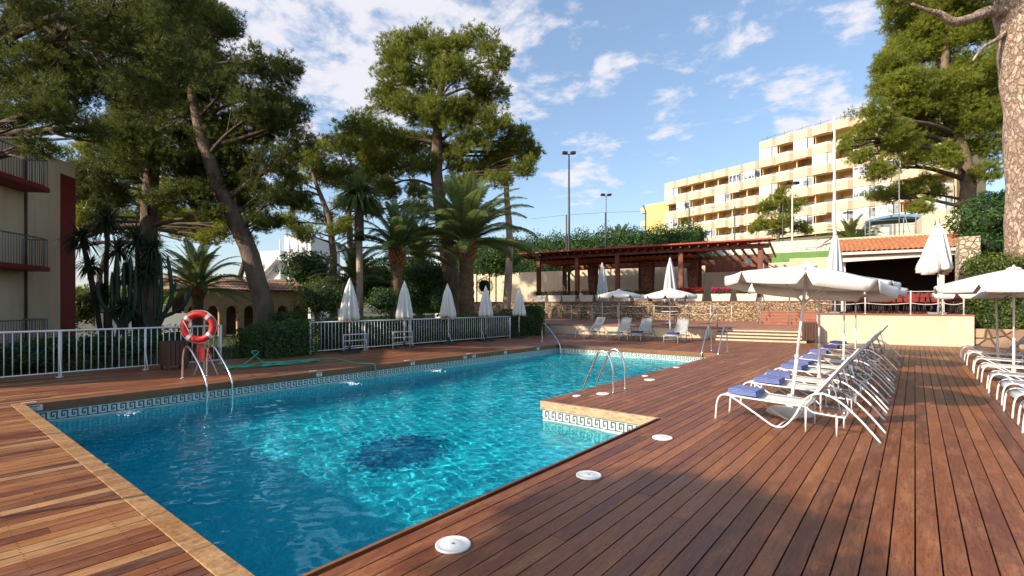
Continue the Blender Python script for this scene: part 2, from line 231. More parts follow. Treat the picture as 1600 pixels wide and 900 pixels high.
# ---------------------------------------------------------------- mesh helpers
class MB:
    def __init__(s): s.v = []; s.f = []; s.mi = []; s.c = []; s.sm = []; s.k = 0; s.tint = .5; s.smooth = False
    def face(s, idx): s.f.append(tuple(idx)); s.mi.append(s.k); s.c.append(s.tint); s.sm.append(s.smooth)
    def add(s, vs, fs):
        n = len(s.v); s.v += [tuple(map(float, p)) for p in vs]
        for f in fs: s.face([n+i for i in f])
        return s
    def box(s, x0, x1, y0, y1, z0, z1, T=None):
        vs = [(x, y, z) for z in (z0, z1) for y in (y0, y1) for x in (x0, x1)]
        if T: vs = [T(*p) for p in vs]
        return s.add(vs, [(0, 2, 3, 1), (4, 5, 7, 6), (0, 1, 5, 4), (2, 6, 7, 3), (0, 4, 6, 2), (1, 3, 7, 5)])
    def cbox(s, c, d, rz=0):
        ca, sa = math.cos(rz), math.sin(rz)
        return s.box(-d[0]/2, d[0]/2, -d[1]/2, d[1]/2, -d[2]/2, d[2]/2, lambda x, y, z: (c[0]+x*ca-y*sa, c[1]+x*sa+y*ca, c[2]+z))
    def beam(s, p, q, wd, h):      # rectangular bar from p to q
        p = Vector(p); q = Vector(q); d = (q-p).normalized(); u = Vector((0, 0, 1)) if abs(d.z) < .95 else Vector((1, 0, 0)); r = d.cross(u).normalized(); u = r.cross(d)
        vs = [a+r*x*wd/2+u*y*h/2 for a in (p, q) for x, y in ((-1, -1), (1, -1), (1, 1), (-1, 1))]
        return s.add(vs, [(0, 1, 2, 3), (7, 6, 5, 4), (0, 4, 5, 1), (1, 5, 6, 2), (2, 6, 7, 3), (3, 7, 4, 0)])
    def tube(s, pts, r, seg=8, cap=True, jit=0):
        pts = [Vector(p) for p in pts]; n = len(pts); rs = r if isinstance(r, (list, tuple)) else [r]*n
        old = s.smooth; s.smooth = True; base = len(s.v); u = None
        for i, p in enumerate(pts):
            d = (pts[min(i+1, n-1)]-pts[max(i-1, 0)]).normalized()
            if u is None: u = d.cross(Vector((0, 0, 1)) if abs(d.z) < .9 else Vector((1, 0, 0))).normalized()
            else: u = (u-d*u.dot(d)).normalized()
            v2 = d.cross(u)
            for k in range(seg):
                a = 2*math.pi*k/seg; rr = rs[i]*(1+(random.uniform(-jit, jit) if jit else 0)); s.v.append(tuple(p+(u*math.cos(a)+v2*math.sin(a))*rr))
        for i in range(n-1):
            for k in range(seg): s.face((base+i*seg+k, base+i*seg+(k+1) % seg, base+(i+1)*seg+(k+1) % seg, base+(i+1)*seg+k))
        s.smooth = old
        if cap: s.face([base+k for k in range(seg)][::-1]); s.face([base+(n-1)*seg+k for k in range(seg)])
        return s
    def lathe(s, prof, seg=20, c=(0, 0, 0), fn=None, cap=True):
        old = s.smooth; s.smooth = True; base = len(s.v); n = len(prof)
        for i, (r, z) in enumerate(prof):
            for k in range(seg):
                a = 2*math.pi*k/seg; rr = r*(fn(a, i/(n-1)) if fn else 1); s.v.append((c[0]+rr*math.cos(a), c[1]+rr*math.sin(a), c[2]+z))
        for i in range(n-1):
            for k in range(seg): s.face((base+i*seg+k, base+i*seg+(k+1) % seg, base+(i+1)*seg+(k+1) % seg, base+(i+1)*seg+k))
        s.smooth = old
        if cap: s.face([base+k for k in range(seg)][::-1]); s.face([base+(n-1)*seg+k for k in range(seg)])
        return s
    def blob(s, c, r, seg=12, rings=7, sq=(1, 1, 1), jit=0):
        pr = [(math.sin(math.pi*i/rings)*r, -math.cos(math.pi*i/rings)*r) for i in range(1, rings)]
        n0 = len(s.v); s.lathe(pr, seg, (0, 0, 0))
        for i in range(n0, len(s.v)):
            v = s.v[i]; j = 1+random.uniform(-jit, jit); s.v[i] = (c[0]+v[0]*sq[0]*j, c[1]+v[1]*sq[1]*j, c[2]+v[2]*sq[2]*j)
        return s
    def prism(s, poly, z0, z1):
        n = len(poly); return s.add([(x, y, z0) for x, y in poly]+[(x, y, z1) for x, y in poly], [tuple(range(n))[::-1], tuple(range(n, 2*n))]+[(i, (i+1) % n, n+(i+1) % n, n+i) for i in range(n)])
    def build(s, name, mats, parent=None, bevel=0):
        me = bpy.data.meshes.new(name); org = Vector((0, 0, 0))
        pp_ = parent
        while pp_ is not None and not pp_.get('_world'): pp_ = pp_.parent
        if pp_ is not None: org = Vector(pp_['_world'])
        me.from_pydata([tuple(Vector(p)-org) for p in s.v], [], s.f)
        for mm in ([mats] if isinstance(mats, str) else mats): me.materials.append(MATS[mm])
        me.polygons.foreach_set('material_index', s.mi); me.polygons.foreach_set('use_smooth', s.sm)
        a = me.attributes.new('tint', 'FLOAT', 'FACE'); a.data.foreach_set('value', s.c)
        me.update(); o = bpy.data.objects.new(name, me); col.objects.link(o)
        if parent is not None: o.parent = parent
        if bevel:
            md = o.modifiers.new('edge', 'BEVEL'); md.width = bevel; md.segments = 2; md.limit_method = 'ANGLE'
        return o
def tag(o, label=None, cat=None, group=None, kind=None):
    for k, v in (('label', label), ('category', cat), ('group', group), ('kind', kind)):
        if v: o[k] = v
    return o
def thing(name, loc, label, cat, group=None, rz=0, world=False):
    o = bpy.data.objects.new(name, None); col.objects.link(o); o.location = loc; o.rotation_euler = (0, 0, rz); o.empty_display_size = .1
    if world: o['_world'] = tuple(loc)
    return tag(o, label, cat, group)
def struct(mb, name, mats, **k): return tag(mb.build(name, mats, **k), kind='structure')
def single(mb, name, mats, label, cat, group=None, bevel=0): return tag(mb.build(name, mats, bevel=bevel), label, cat, group)
def copy_tree(o, parent=None):
    c = o.copy(); col.objects.link(c)
    if parent: c.parent = parent
    for ch in KIDS(o): copy_tree(ch, c)
    return c
def KIDS(o): return [x for x in list(col.objects) if x.parent == o]
ORD = 'first second third fourth fifth sixth seventh eighth ninth tenth eleventh twelfth thirteenth fourteenth'.split()
# numpy soup of small faces (needles, leaves)
def soup(name, V, nper, tint, mat, parent=None, base=None):
    V = np.asarray(V, dtype=np.float32).reshape(-1, 3); nf = len(V)//nper
    if parent is not None and parent.get('_world'): V = V-np.array(parent['_world'], dtype=np.float32)
    me = bpy.data.meshes.new(name); me.vertices.add(len(V)); me.vertices.foreach_set('co', V.ravel())
    me.loops.add(len(V)); me.loops.foreach_set('vertex_index', np.arange(len(V), dtype=np.int32))
    me.polygons.add(nf); me.polygons.foreach_set('loop_start', np.arange(0, len(V), nper, dtype=np.int32))
    me.update(calc_edges=True); me.materials.append(MATS[mat])
    a = me.attributes.new('tint', 'FLOAT', 'FACE'); a.data.foreach_set('value', np.asarray(tint, dtype=np.float32))
    o = bpy.data.objects.new(name, me); col.objects.link(o)
    if parent is not None: o.parent = parent
    return o
def unit(v): return v/np.maximum(np.linalg.norm(v, axis=-1, keepdims=True), 1e-6)
def tufts(lobes, dens, ln, wd, nb, sub=9, subr=(.32, .52), flat=.8, up=.35):
    """needle tufts on clusters of small clumps; returns triangles and one tint per triangle"""
    out = []; tt = []
    for (c, r) in lobes:
        c = np.array(c); rr = np.array(r if hasattr(r, '__len__') else (r, r, r*flat)); m = rr.mean()
        ns = max(3, int(sub*(1 if m < 2.2 else m/2.2)))
        d = unit(rng.normal(size=(ns, 3))); d[:, 2] = d[:, 2]*.85+.12; sc_ = c+d*rr*rng.uniform(.35, .8, (ns, 1)); sr = m*rng.uniform(*subr, ns)
        for p, q in zip(sc_, sr):
            n = max(6, int(dens*4*math.pi*q*q)); nn = unit(rng.normal(size=(n, 3)))
            rad = q*np.where(rng.uniform(size=(n, 1)) < .2, rng.uniform(1.05, 1.45, (n, 1)), rng.uniform(.45, 1.05, (n, 1)))*np.array((1, 1, .82)); pos = p+nn*rad
            axis = unit(nn+np.array((0, 0, up))+rng.normal(size=(n, 3))*.35)
            clump = rng.uniform(-.16, .16); ti = np.clip(.5+clump+rng.normal(size=n)*.17, 0, 1)
            dd = unit(axis[:, None]+rng.normal(size=(n, nb, 3))*.5); side = unit(np.cross(dd, rng.normal(size=(n, nb, 3))))
            l = ln*rng.uniform(.6, 1.15, (n, nb, 1)); w_ = wd*rng.uniform(.7, 1.2, (n, nb, 1)); o0 = pos[:, None]+rng.normal(size=(n, nb, 3))*ln*.18
            out.append(np.stack((o0-side*w_/2, o0+side*w_/2, o0+dd*l), axis=2).reshape(-1, 3)); tt.append(np.repeat(ti, nb))
    return np.concatenate(out), np.concatenate(tt)
def leaves(pos, nrm, size, tint=None, asp=.5, spread=.7):
    n = len(pos); d = unit(nrm+rng.normal(size=(n, 3))*spread); a = unit(np.cross(d, rng.normal(size=(n, 3)))); b = np.cross(d, a); s_ = size*rng.uniform(.6, 1.25, (n, 1))
    a = a*s_*asp; b = b*s_; return np.stack((pos-b, pos+a*.9, pos+b, pos-a*.9), axis=1).reshape(-1, 3), (np.clip(.5+rng.normal(size=n)*.2, 0, 1) if tint is None else tint)
def boxleaf(x0, x1, y0, y1, z0, z1, dens, size, T=None, rough=.07):
    fs = []; d = ((x1-x0), (y1-y0), (z1-z0))
    for ax, sgn in ((2, 1), (0, -1), (0, 1), (1, -1), (1, 1)):
        u, v = [i for i in range(3) if i != ax]; n = int(dens*d[u]*d[v]); p = rng.uniform(size=(n, 3)); q = np.array((x0, y0, z0))+p*np.array(d); q[:, ax] = ((z0, z1), (x0, x1), (y0, y1))[(ax+1) % 3 if ax != 2 else 0][1 if sgn > 0 else 0]
        nn = np.zeros((n, 3)); nn[:, ax] = sgn; wob = .5*np.sin(q[:, 0]*2.3+q[:, 2])+.5*np.sin(q[:, 1]*2.9+1.3*q[:, 2]); q = q+nn*(rng.normal(size=(n, 1))*rough*.6+wob[:, None]*rough); fs.append((q, nn))
    q = np.concatenate([a for a, _ in fs]); nn = np.concatenate([b for _, b in fs])
    V, ti = leaves(q, nn, size)
    if T is not None: V = np.array([T(*p) for p in V])
    return V, ti
# ---------------------------------------------------------------- the setting: pool, deck, ground
XL, XR1, XR2, YN, YM, YB = -11.7, -5.1, -2.97, 1.42, 7.2, 17.7
ZW, ZF = -.345, -1.2
def yend(X): return 25.4+.1366*(X+7.74)
POOL = [(XL, YN), (XR2, YN), (XR2, YM), (XR1, YM), (XR1, YB), (XL, YB)]
def in_gap(X):                    # intervals of the board column at X covered by boards
    ye = yend(X)-.004
    if X < XL-.24 or X > XR2: return [(-5, ye)]
    if X < XR1: return [(-5, YN-.15), (YB+.24, ye)]
    return [(-5, YN-.15), (YM+.02, ye)]
dk = MB(); dl = MB(); X = -16.4; pitch = .139; i = 0
while X < 6.2:
    for (a, b) in in_gap(X+pitch/2 if X < -3.5 else X+.02):
        y = a-random.uniform(0, 2.5)
        while y < b:
            y2 = y+random.choice((1.6, 2.1, 2.6, 3.2, 3.9)); p0, p1 = max(y, a), min(y2, b)
            if p1-p0 > .004:
                t_ = (dl if (p0 < 1.2 and X < -3.05) else dk); t_.tint = min(1, max(0, random.gauss(.5, .30 if t_ is dl else .20))); dz = random.uniform(-.0015, .0015)
                x0, x1 = X+.005, X+pitch-.006
                if b > 20 and abs(p1-b) < .001: pass
                t_.box(x0, x1, p0+.0015, p1-.0015, -.028+dz, dz)
            y = y2
    X += pitch; i += 1
sw = MB(); X = -16.4
while X < 3:
    for (a, b) in in_gap(X+pitch/2 if X < -3.5 else X+.02):
        y = -1.0
        while y < 8.5:
            if a+.05 < y < b-.05 and math.hypot(X, y) < 9:
                for dx in (.035, .105): c_ = (X+dx+random.uniform(-.004, .004), y+random.uniform(-.006, .006)); sw.add([(c_[0]+.0055*math.cos(k*1.047), c_[1]+.0055*math.sin(k*1.047), .0022) for k in range(6)], [tuple(range(6))])
            y += .52
    X += pitch
struct(sw, 'deck_screws', 'under_deck')
struct(dk, 'deck', 'deck_wood'); struct(dl, 'deck_near_end', 'deck_wood_orange')
u = MB(); Z = (-.75, -.045)
for (x0, x1, y0, y1) in ((-16.5, XL-.05, -5, 26), (XL-.05, XR2+.05, -5, YN-.05), (XL-.05, XR1+.05, YB+.05, 26), (XR1+.05, XR2+.05, YM+.05, 26), (XR2+.05, 6.3, -5, 27.3)): u.box(x0, x1, y0, y1, -.9, -.045)
struct(u, 'deck_substructure', 'under_deck')
cp = MB()
def cop(mb, x0, x1, y0, y1, step=None, z=.004, zl=-.145):
    ax = 0 if (x1-x0) > (y1-y0) else 1; ln = (x1-x0) if ax == 0 else (y1-y0); n = max(1, round(ln/(step or 1.5)))
    for k in range(n):
        mb.tint = random.uniform(0, 1); a = k/n*ln+.001; b = (k+1)/n*ln-.001
        mb.box(*((x0+a, x0+b, y0, y1) if ax == 0 else (x0, x1, y0+a, y0+b)), zl, z)
cop(cp, XL-.24, XR2, YN-.146, YN+.012, .9); struct(cp, 'pool_coping', 'coping_wood', bevel=.006)
cp = MB(); cop(cp, XL-.236, XL+.03, YN+.014, YB-.03, 2.2); cop(cp, XL-.236, XR1, YB-.03, YB+.236, 2.2); struct(cp, 'pool_coping', 'coping_dark', bevel=.006)
cp = MB(); cop(cp, XR1-.03, XR2-.003, YM-.035, YM+.017, 2.2, -.001); struct(cp, 'pool_coping', 'coping_pale')
cp = MB(); cop(cp, XR2-.03, XR2-.001, YN+.014, YM-.038, 2.2, -.001); cop(cp, XR1-.03, XR1-.002, YM+.02, YB-.034, 2.2, -.001); struct(cp, 'pool_coping', 'deck_wood')
bs = MB(); n = len(POOL)
for k in range(n):
    (x0, y0), (x1, y1) = POOL[k], POOL[(k+1) % n]
    bs.k = 1; bs.add([(x0, y0, -.6), (x1, y1, -.6), (x1, y1, -.13), (x0, y0, -.13)], [(0, 1, 2, 3)])
    bs.k = 0; bs.add([(x0, y0, -2.6), (x1, y1, -2.6), (x1, y1, -.6), (x0, y0, -.6)], [(0, 1, 2, 3)])

def depth(X, Y):
    sm = lambda v: (lambda q: q*q*(3-2*q))(min(1, max(0, v)))
    f = sm(1-(Y-YN)/4.3); g_ = .7*sm(1-(X-XL)/2.9)*sm((YB-3-Y)/4); return ZF-1.35*(1-(1-f)*(1-g_))
bs.k = 0; bs.smooth = True
def flo(x0, x1, y0, y1, nx, ny):
    vs = [(x0+(x1-x0)*i/nx, y0+(y1-y0)*j/ny, depth(x0+(x1-x0)*i/nx, y0+(y1-y0)*j/ny)) for j in range(ny+1) for i in range(nx+1)]
    bs.add(vs, [(j*(nx+1)+i, j*(nx+1)+i+1, (j+1)*(nx+1)+i+1, (j+1)*(nx+1)+i) for j in range(ny) for i in range(nx)])
flo(XL, XR2, YN, YM, 32, 24); flo(XL, XR1, YM, YB, 26, 30)
basin = struct(bs, 'pool_basin', ['pool_mosaic', 'tile_white'])
kb = MB(); U = .14; Hk = .145; zt = -.172; th = .019
def rect(mb, o, d, nrm, u0, u1, z0, z1, off=.003):
    p = lambda u_, z: (o[0]+d[0]*u_+nrm[0]*off, o[1]+d[1]*u_+nrm[1]*off, z)
    mb.add([p(u0, z0), p(u1, z0), p(u1, z1), p(u0, z1)], [(0, 1, 2, 3)])
for k in range(n):
    a, b = Vector(POOL[k]), Vector(POOL[(k+1) % n]); ln = (b-a).length; d = (b-a)/ln; nr = (-d.y, d.x); m_ = int(ln/U); uu = ln/m_
    for j in range(m_):
        o_ = a+d*uu*j; e = uu/6
        for (u0, u1, z0, z1) in ((0, e, 0, 1), (e, 4*e, .84, 1), (3.2*e, 4.2*e, .28, .84), (1.9*e, 3.2*e, .28, .44), (1.9*e, 2.7*e, .44, .62), (5.1*e, 6*e, 0, .16), (e, 5.1*e, 0, .1)):
            rect(kb, o_, d, nr, u0, u1, zt-Hk+Hk*z0, zt-Hk+Hk*z1)
        for z in (.02, -.02-Hk): rect(kb, o_, d, nr, 0, uu, zt+z-.004, zt+z)
tag(kb.build('tile_border', 'tile_key', basin), 'band of dark greek key tiles at the waterline')
em = MB(); ec = Vector(P(620, 702, ZW)); ec += Vector((ec.x, ec.y, 0)).normalized()*.9; em.smooth = True; nr_, ns_ = 10, 48
em.v = [(r_*math.cos(a_), r_*math.sin(a_), depth(ec.x+r_*math.cos(a_), ec.y+r_*math.sin(a_))-ZF+.004) for r_ in [1.2*i/nr_+.001 for i in range(nr_+1)] for a_ in [2*math.pi*k/ns_ for k in range(ns_)]]
for i in range(nr_):
    for k in range(ns_): em.face((i*ns_+k, (i+1)*ns_+k, (i+1)*ns_+(k+1) % ns_, i*ns_+(k+1) % ns_))
EMB = struct(em, 'pool_floor_emblem', 'pool_emblem'); EMB.location = (ec[0], ec[1], ZF)
st = MB()
for q, (r_, z_) in enumerate(((1.9, -1.0), (1.5, -.8), (1.1, -.6))):
    st.prism([(XL, YB)]+[(XL+r_*math.sin(a), YB-r_*math.cos(a)) for a in [R(90)*k/12 for k in range(13)]], ZF+.01, z_)
struct(st, 'pool_steps', 'pool_mosaic')

wa = MB(); e = .012; wa.smooth = True
wr = np.random.default_rng(3); WV = [(wr.uniform(0, 6.283), 2*math.pi/l, a, wr.uniform(0, 6.283)) for l, a in [(wr.uniform(.16, .3), .00045) for _ in range(14)]+[(wr.uniform(.35, .7), .0008) for _ in range(9)]+[(wr.uniform(1.2, 2.6), .0038) for _ in range(5)]]
def wz(X, Y): return ZW+sum(a*np.sin(k*(X*np.cos(d)+Y*np.sin(d))+p) for d, k, a, p in WV)
st_ = .03; xs = np.arange(XL-e, XR2+e+st_, st_); ys = np.arange(YN-e, YB+e+st_, st_); XX, YY = np.meshgrid(xs, ys); ZZ = wz(XX, YY); nx_ = len(xs)
wa.v = [tuple(p) for p in np.stack((XX, YY, ZZ), -1).reshape(-1, 3).tolist()]
for j_ in range(len(ys)-1):
    for i_ in range(nx_-1):
        if xs[i_+1] > XR1+.06 and ys[j_] > YM+.01: continue
        wa.face((j_*nx_+i_, j_*nx_+i_+1, (j_+1)*nx_+i_+1, (j_+1)*nx_+i_))
WATER = struct(wa, 'pool_water', 'pool_water')
gr = MB(); g = -.55; BIG = 1500
for (x0, x1, y0, y1) in ((-BIG, -16.5, -BIG, BIG), (6.3, BIG, -BIG, BIG), (-16.5, 6.3, -BIG, -5), (-16.5, 6.3, 26.0, BIG)): gr.add([(x0, y0, g), (x1, y0, g), (x1, y1, g), (x0, y1, g)], [(0, 1, 2, 3)])
struct(gr, 'ground', 'garden_ground')
# hillside behind the terraces
hl = MB(); nx, ny = 46, 30
def hz(a, b):
    s_ = min(1, max(0, (b-27)/60)); s_ = s_*s_*(3-2*s_); rgt = min(1, max(0, (a+34)/30)); return -.5+rgt*(7.2+s_*8)+1.0*math.sin(a*.11)*s_
for j in range(ny):
    for i in range(nx):
        a = -70+i*5; b = 26.6+(j/(ny-1))**1.6*330; hl.v.append(B(a, b, hz(a, b)))
for j in range(ny-1):
    for i in range(nx-1): hl.smooth = True; hl.face((j*nx+i, j*nx+i+1, (j+1)*nx+i+1, (j+1)*nx+i))
struct(hl, 'hillside', 'far_ground')
# ---------------------------------------------------------------- terraces at the back
BT = lambda x, y, z: B(x, y, z)
A0 = -14.5; A1 = 4.35
tr_ = MB()
tr_.k = 0; tr_.box(A0, A1, 0, 11.5, -.5, .49, BT); tr_.k = 1; tr_.box(A0-.02, A1, -.04, 11.5, .49, .53, BT)
struct(tr_, 'lower_terrace', ['cream_wall', 'terrace_floor'])
s1 = MB()
for k in range(3): s1.k = 0; s1.box(.25-.0, 3.6+.35*(2-k)*.5, -.32*(3-k)-.05, -.32*(2-k)-.05, -.03, .1325*(k+1)-.035, BT); s1.k = 1; s1.box(.22, 3.62+.35*(2-k)*.5, -.32*(3-k)-.08, -.32*(2-k)-.045, .1325*(k+1)-.035, .1325*(k+1), BT)
single(s1, 'terrace_steps', ['cream_wall', 'bin_wood'], 'low cream steps with dark wooden edges up from the deck', 'steps')
t2 = MB(); t2.k = 0; t2.box(A1, 9.62, -.003, 14, -.5, 1.235, BT); t2.k = 1; t2.box(A1-.03, 9.64, -.04, 14, 1.235, 1.275, BT)
struct(t2, 'restaurant_terrace', ['cream_wall', 'terrace_tile'])
t3 = MB(); t3.k = 0; t3.box(-24, A1+6, 11.5, 27, -.5, 1.86, BT); t3.k = 1; t3.box(-24, A1+6, 11.45, 27, 1.86, 1.9, BT)
struct(t3, 'upper_terrace', ['stone_rubble', 'terrace_tile'])
s2 = MB()
for k in range(4):
    s2.k = k % 2; s2.k = 0; s2.box(1.5, A1-.01, 6.2+k*.4, 11.44, .53+k*.186, .53+(k+1)*.186-.05, BT); s2.k = 1; s2.box(1.48, A1-.01, 6.17+k*.4, (6.2+(k+1)*.4) if k < 3 else 11.44, .53+(k+1)*.186-.05, .53+(k+1)*.186, BT)
single(s2, 'garden_stairs', ['terrace_tile', 'terrace_floor'], 'brick red stairs climbing right of the stone wall', 'stairs')
wl = MB(); wl.box(-30, 2.6, 19.2, 19.5, 1.3, 5.0, BT); wl.box(2.6, 12, 19.2, 19.5, 1.3, 5.3, BT)
single(wl, 'garden_wall', 'cream_wall', 'long plain cream wall behind the pergola and the palm', 'wall')
wl = thing('court_wall', B(0, 26), 'pale upper wall with a painted green band above the pergola', 'wall', world=True)
q = MB(); q.box(-6, 14, 26, 26.3, 1.9, 7.45, BT); q.build('wall', 'upper_wall', wl)
q = MB(); q.box(-5.8, 13.9, 25.97, 26.0, 5.55, 6.4, BT); q.build('painted_band', 'green_band', wl)
q = MB(); g0 = aof(1257, 25.9)
for pts in (((0, .25), (.3, .5), (.8, .45), (1.1, .5)), ((.95, .8), (1.5, .8), (1.15, .2)), ((1.2, .62), (1.75, .75), (1.5, .1)), ((.05, .3), (.6, .3))):
    for (x0, z0), (x1, z1) in zip(pts, pts[1:]): q.beam(B(g0+x0, 25.99, 6.3+z0), B(g0+x1, 25.99, 6.3+z1), .012, .035)
q.build('graffiti', 'grey_metal', wl)
# ---------------------------------------------------------------- pergola
pg = thing('pergola', B(-8, 14), 'long red brown timber pergola roof over the upper terrace', 'pergola', world=True)
pA = [aof(x, 12.2) for x in (842, 902, 965, 1064, 1188)]
for a in pA:
    q = MB(); q.box(a-.16, a+.16, 12.04, 12.36, 2.15, 5.55, BT); q.build('post', 'pergola_wood', pg, bevel=.01); q = MB(); q.box(a-.2, a+.2, 12.0, 12.4, 1.9, 2.15, BT); q.build('post_foot', 'planter_white', pg)
for x in (882, 1001, 1093, 1197):
    a = aof(x, 16); q = MB(); q.box(a-.15, a+.15, 15.85, 16.15, 1.9, 5.2, BT); q.build('post', 'pergola_dark', pg)
for x, wd in ((927, .55), (1013, .75), (1083, .6)):
    a = aof(x, 15.2); q = MB(); n0 = [(a-wd, 14.8), (a+wd*.55, 14.8), (a+wd*.55, 15.6), (a-wd, 15.6)]
    q.add([B(x0, y0, 1.9) for x0, y0 in ((a-wd*.45, 14.9), (a+wd*.5, 14.9), (a+wd*.5, 15.5), (a-wd*.45, 15.5))]+[B(x0, y0, 5.1) for x0, y0 in ((a-wd*.75, 14.8), (a+wd*.6, 14.8), (a+wd*.6, 15.6), (a-wd*.75, 15.6))], [(0, 1, 2, 3), (7, 6, 5, 4), (0, 4, 5, 1), (1, 5, 6, 2), (2, 6, 7, 3), (3, 7, 4, 0)])
    q.build('brick_pillar', 'brick_pillar', pg)
aL, aR = pA[0]-1.5, pA[-1]+.75
q = MB(); q.box(aL+.8, aR-.2, 12.02, 12.38, 5.56, 5.86, BT); q.box(aL+1, aR-.2, 15.86, 16.14, 5.2, 5.45, BT); q.box(aL+1, aR-.4, 17.6, 17.8, 4.9, 5.3, BT); q.build('beam', 'pergola_wood', pg)
q = MB(); n = 30
for k in range(n+1):
    a = aL+.15+(aR-aL-.3)*k/n; q.beam(B(a, 11.3, 5.86), B(a, 18.2, 5.40), .1, .16)
q.build('rafter', 'pergola_dark', pg)
q = MB(); q.add([B(aL, 11.1, 6.0), B(aR, 11.1, 6.0), B(pA[3], 16.4, 5.64), B(aL, 16.4, 5.64), B(aL, 11.1, 6.1), B(aR, 11.1, 6.1), B(pA[3], 16.4, 5.74), B(aL, 16.4, 5.74)], [(3, 2, 1, 0), (4, 5, 6, 7), (0, 1, 5, 4), (1, 2, 6, 5), (2, 3, 7, 6), (3, 0, 4, 7)]); q.build('roof', 'red_paint', pg)
q = MB(); a = aL+1
while a < pA[3]+.5:
    pts = [(a+.42*k/6, .11*math.sin(math.pi*k/6)) for k in range(7)]
    q.add([B(x, 12.6, 5.46-.1+z) for x, z in pts]+[B(x, 15.9, 5.30+z) for x, z in pts], [(k, k+1, 8+k, 7+k) for k in range(6)]); a += .44
q.build('clay_tiles', 'roof_tile', pg)
q = MB()
for x0 in (-1.8, 0, 1.6): q.beam(B(pA[3]+3+x0, 17.5, 5.25), B(pA[3]+4.4+x0, 17.5, 4.45), .08, .08)
q.box(pA[3]+.8, pA[4]-.3, 17.42, 17.55, 4.3, 5.25, BT); q.build('back_screen', 'pergola_wood', pg)
for x in (889, 1071, 1168):
    a = aof(x, 14); lp = thing('hanging_lamp', B(a, 14, 5.4), 'round wicker lamp under the pergola roof '+{889: 'beside its left posts', 1071: 'behind the closed umbrella', 1168: 'at its right end'}[x], 'lamp', 'lamps hanging under the pergola', world=True)
    q = MB(); q.tube([B(a, 14, 5.45), B(a, 14, 4.9)], .012, 5); q.build('cord', 'black_metal', lp); q = MB(); rr = .42 if x != 1168 else .3; q.lathe([(rr*.3, .25), (rr*.9, .1), (rr, 0), (rr*.85, -.14), (rr*.4, -.26)], 14, B(a, 14, 4.75)); q.build('lamp_shade', 'basket' if x != 1168 else 'lamp_glass', lp)
# flower planters along the upper terrace
fl = (845, 868, 890, 917, 943, 975, 1003, 1031, 1058, 1085, 1127, 1167, 1210, 1240)
for k, x in enumerate(fl):
    b = 11.78; a = aof(x, b); hw = .62 if x < 1100 else .66
    if a+hw > A1+5: continue
    t_ = thing('planter_box', B(a, b, 1.9), None, 'planter', 'planters on the stone wall', BA)
    q = MB(); q.add([(-hw*.86, -.2, 0), (hw*.86, -.2, 0), (hw*.86, .2, 0), (-hw*.86, .2, 0), (-hw, -.26, .52), (hw, -.26, .52), (hw, .26, .52), (-hw, .26, .52)], [(0, 3, 2, 1), (0, 1, 5, 4), (1, 2, 6, 5), (2, 3, 7, 6), (3, 0, 4, 7), (4, 5, 6, 7)]); q.build('trough', 'planter_white', t_, bevel=.02)
    n = 900; pos = rng.uniform((-hw, -.28, .5), (hw, .28, .86), (n, 3)); V, ti = leaves(pos, np.tile((0, 0, 1.), (n, 1)), .05); soup('leaves', V, 4, ti, 'hedge_leaf', t_)
    fc = 'flower_pink' if x in (1127, 1167) else 'flower_red'; n = 420 if 1050 < x < 1200 else (90 if x in (917, 868) else 25)
    pos = rng.uniform((-hw, -.3, .68), (hw, .25, .98), (n, 3)); V, ti = leaves(pos, np.tile((0, -.5, .7), (n, 1)), .045, asp=.9); soup('flowers', V, 4, ti, fc, t_)
    kind = {'flower_pink': 'bright pink and red geraniums', 'flower_red': 'small red flowers' if n > 80 else 'sparse green plants'}[fc]
    tag(t_, f'white trough of {kind}, {ORD[k]} along the stone wall from the left')
# ---------------------------------------------------------------- restaurant, right
rs = thing('restaurant', B(7.5, 6), 'open fronted restaurant with terracotta tiled roof and pale awning cassette', 'building', world=True)
ra0, ra1 = aof(1313, 4.6), aof(1501, 4.6)
q = MB(); q.box(ra0-.2, ra1+.5, 9.8, 10, 1.28, 4.4, BT); q.box(ra0+.05, ra0+.2, 6.5, 9.8, 1.28, 4.4, BT); q.box(ra1+.3, ra1+.5, 5.4, 9.8, 1.28, 4.4, BT); q.build('back_wall', 'shaded_inside', rs)
q = MB(); q.box(ra0, ra1+.3, 5.1, 9.9, 4.22, 4.34, BT); q.build('ceiling', 'shaded_inside', rs)
q = MB(); q.box(ra0+.05, ra0+.25, 5.05, 5.25, 1.28, 4.22, BT); q.box(ra1-.7, ra1-.5, 5.05, 5.25, 1.28, 4.22, BT); q.build('column', 'planter_white', rs)
q = MB(); q.beam(B(ra0, 4.75, 3.95), B(ra1-.2, 4.75, 4.12), .22, .2); q.build('awning_cassette', 'planter_white', rs)
q = MB(); a = ra0-.15; rows = 9
while a < ra1+.55:
    for j in range(rows):
        y0 = 4.35+j*.36; z0 = 4.36+j*.105; sh = .0 if j else 0
        pts = [(a+.2*k/5, .055*math.sin(math.pi*k/5)) for k in range(6)]
        q.tint = random.random(); q.add([B(x, y0, z0+z+.03) for x, z in pts]+[B(x, y0+.40, z0+.105+z) for x, z in pts]+[B(x, y0, z0+z) for x, z in pts], [(k, k+1, 7+k, 6+k) for k in range(5)]+[(12+k, 13+k, 1+k, k) for k in range(5)])
    a += .205
q.build('roof_tiles', 'roof_tile', rs)
